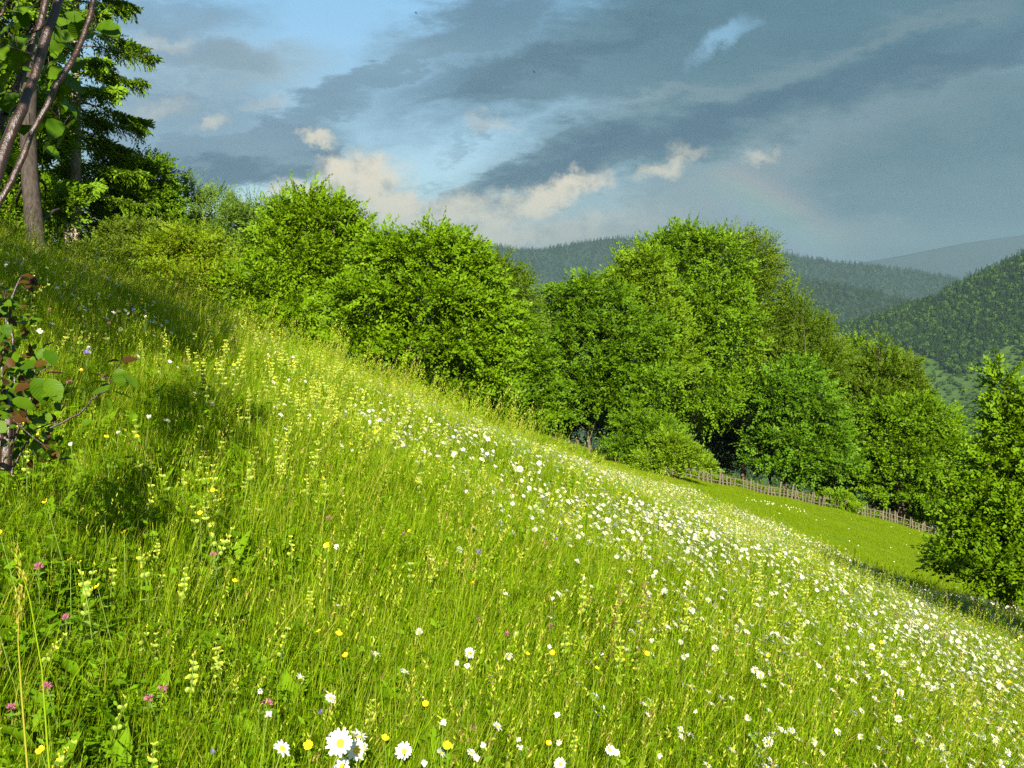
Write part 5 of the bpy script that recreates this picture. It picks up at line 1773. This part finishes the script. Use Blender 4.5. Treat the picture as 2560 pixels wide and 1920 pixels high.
lobes = [(-1.9, 1.6, 3.9, 1.3, 1.3, 1.0), (-2.9, 2.0, 3.6, 1.2, 1.4, 1.1), (-3.6, 2.6, 4.6, 1.4, 1.3, 1.3), (-2.2, 2.6, 5.2, 1.3, 1.3, 1.3), (-1.6, 3.0, 4.4, 0.9, 1.0, 0.9), (-4.8, 2.6, 5.2, 1.3, 1.3, 1.3), (-3.2, 2.8, 6.3, 1.5, 1.2, 1.0), (-5.2, 3.0, 6.6, 1.3, 1.2, 1.1), (-2.0, 0.6, 3.4, 0.9, 0.9, 0.7), (-1.45, 1.2, 3.05, 0.5, 0.5, 0.4)]
P, Ax, Nm, cents = crown_sprays(lobes, 3000, 0.45, 14, 0.5, 0.1, 0.6)
high = (P[:, 2] > 2.95 + 0.53 * np.maximum(2.6 - P[:, 1], 0)) & (P[:, 0] < -1.9)
kk = high & out_of_view(P) & out_of_view(P + norm(Ax) * 0.45)
P2, A2, N2, _ = crown_sprays([(-1.15, 1.15, 2.95, 0.2, 0.18, 0.16), (-1.45, 1.0, 3.12, 0.2, 0.18, 0.16)], 36, 0.6, 10, 0.7, 0.0, 0.6)  # small unseen lobes added above the frame to shade the near leaves
k2 = out_of_view(P2) & out_of_view(P2 + norm(A2) * 0.35)
P, Ax, Nm, kk = np.concatenate([P, P2]), np.concatenate([Ax, A2]), np.concatenate([Nm, N2]), np.concatenate([kk, k2])
V, F, T = spray_leaves(P[kk], Ax[kk], Nm[kk], 0.42, 9, 0.10, 0.8)
tag(link('crown', new_mesh('hazel_crown', V - org, F, [M['hazel']], T), hz_root), kind='stuff')

# reddish bramble and young hazel shoots
org = at(8, 470, 2.75); org[2] = float(ground(org[0], org[1]))
br = thing('bramble_bush', org, 'tangled bramble with green and reddish brown leaves at the left edge', 'bush')
for pts_, D, hw in [([(12, 475), (14, 400), (13, 340), (11, 300), (20, 279), (28, 274)], 2.7, 1.7), ([(5, 470), (8, 420), (4, 390)], 2.6, 6.0), ([(0, 465), (30, 400), (36, 360), (45, 345), (53, 342)], 2.6, 1.3),
                    ([(10, 470), (-5, 420), (-10, 340), (-4, 290)], 2.8, 1.6), ([(8, 415), (30, 435), (55, 452)], 2.4, 0.9), ([(5, 470), (22, 420), (26, 390), (40, 372), (52, 366)], 2.7, 1.2), ([(0, 460), (2, 360), (6, 320), (2, 285)], 2.85, 1.4),
                    ([(12, 470), (34, 430), (60, 420)], 2.6, 1.0), ([(50, 428), (70, 418), (88, 405), (97, 396), (108, 390), (114, 376), (121, 362)], 2.5, 1.15)]:
    p = np.array([at(a, b_, D + 0.02 * i) for i, (a, b_) in enumerate(pts_)])
    q = [p[0]]
    for i in range(len(p) - 1):
        q += [p[i] + (p[i + 1] - p[i]) * 0.5 + rng.normal(0, 0.003, 3), p[i + 1]]
    g = Geo()
    g.tube(np.array(q), hw * D / FPX * np.linspace(1.1, 0.6, len(q)), 7)
    link('stem', g.mesh('bramble_stem', [M['bark_hazel']]), br, loc=tuple(-org))


def view_dir(a, dep=0.0):
    """direction that points at angle a (degrees, counter-clockwise from right) as seen, plus some depth"""
    return (math.cos(R(a)), dep, math.sin(R(a)))


EXPL = [  # base px, py, seen direction, length px, normal, red
    (118, 368, -80, 20, (0.1, -0.55, 0.9), 0), (108, 382, 175, 18, (0.1, 0.2, 1), 0), (124, 374, -35, 20, (-0.5, 0.2, 0.8), 0), (110, 388, 185, 22, (0.0, -0.5, 0.9), 0), (112, 392, -12, 24, (0.2, 0.25, 1), 0),
    (80, 388, 190, 18, (0.1, 0.15, 1), 0), (34, 378, -62, 28, (0.5, -0.6, 0.6), 0), (48, 379, -55, 26, (0.4, -0.7, 0.6), 0), (20, 368, 20, 20, (0.0, -0.5, 0.9), 0), (12, 400, -20, 22, (0, -0.6, 0.8), 0),
    (34, 366, 20, 14, (0, -0.6, 0.8), 1), (46, 374, 10, 20, (0.2, 0.1, 1), 1), (122, 362, 20, 15, (0, -0.5, 0.8), 1), (121, 362, 170, 14, (0.2, 0.2, 1), 1), (101, 376, 160, 12, (0, 0.1, 1), 1), (14, 392, 30, 18, (0.2, -0.4, 0.8), 1),
    (106, 398, -60, 12, (0, 0.2, 1), 0), (82, 424, 20, 10, (0, -0.7, 0.6), 0), (24, 390, 15, 18, (0, -0.5, 0.9), 0), (58, 395, 175, 16, (0, -0.4, 0.9), 0), (46, 350, -50, 18, (0.4, -0.4, 0.8), 0), (10, 420, 5, 16, (0, -0.5, 0.8), 1)]
for px, py, a, lpx, nr, red in EXPL:
    D = 2.5 if px > 60 else 2.45
    put_leaf(br, org, at(px, py, D), view_dir(a, rng.normal(0, 0.2)), nr, 1.0 * lpx * D / FPX, bool(red))
for i in range(330):
    px = rng.triangular(-12, -2, 64)
    top = np.interp(px, [-12, 15, 30, 60], [292, 286, 325, 372])
    py = rng.uniform(top, 462)
    D = rng.uniform(2.45, 2.95)
    red = rng.random() < 0.30
    a = rng.uniform(0, 360)
    put_leaf(br, org, at(px, py, D), view_dir(a, rng.normal(0, 0.5)), (rng.normal(0.1, 0.4), -0.4 + rng.normal(0, 0.35), 0.9), rng.uniform(0.02, 0.04), red)
for a_, b_ in ((22, 276), (26, 277), (18, 283), (28, 281), (24, 285)):
    put_leaf(br, org, at(a_, b_, 2.65), view_dir(rng.uniform(-40, 20), 0.1), (0, -0.4, 1), 0.03, True)

# a leaning grass culm at the left and two dark insects in the air
for k, pts_ in enumerate(([(52, 800), (47, 740), (42, 670), (30, 600), (14, 545)], [(30, 800), (22, 700), (18, 640), (20, 590)])):
    p = np.array([at(a, b_, 1.75 + 0.03 * i) for i, (a, b_) in enumerate(pts_)])
    g = Geo(); g.tube(p, 0.0022 * np.linspace(1, 0.35, len(p)), 5, 0.8)
    n = 40
    t = rng.random(n)
    P = p[-2] + (p[-1] - p[-2]) * (0.2 + 0.8 * t)[:, None] + rng.normal(0, 0.004, (n, 3))
    v, f = leaf_arrays(P, (p[-1] - p[-2]) + rng.normal(0, 0.03, (n, 3)), rng.normal(size=(n, 3)), np.full(n, 0.013), np.full(n, 0.004))
    g.add(v, f.tolist(), 0.9)
    tag(link('grass_stem', g.mesh('grass_stem', [M['grass']], True)), ('tall leaning grass stem with thin seed head at the left edge', 'shorter upright grass stem beside the tall leaning one')[k], 'grass stem', 'tall grass stems at the left edge')
M['insect'] = plain('insect_body', (0.02, 0.02, 0.018), 0.6)
for px, py, lab in ((416, 13, 'upper of the two tiny dark insects flying before the clouds'), (534, 72, 'lower of the two tiny dark insects flying before the clouds')):
    c = at(px, py, 6.0)
    o = thing('insect', c, lab, 'insect', 'insects in the air')
    g = Geo()
    g.tube(np.array([(-0.008, 0, 0.003), (-0.003, 0, 0.001), (0.003, 0, -0.001), (0.008, 0, -0.003)]), [0.001, 0.0032, 0.003, 0.0008], 6)
    link('body', g.mesh('insect_body', [M['insect']]), o)
    for s in (-1, 1):
        v, f = leaf_arrays(np.array([(0.0, 0, 0.002)]), np.array([(0.1, s, 0.5)]), np.array([(0, 0.2, 1.0)]), np.array([0.012]), np.array([0.006]))
        g = Geo(); g.add(v, f.tolist())
        link('wing', g.mesh('insect_wing', [M['insect']]), o)
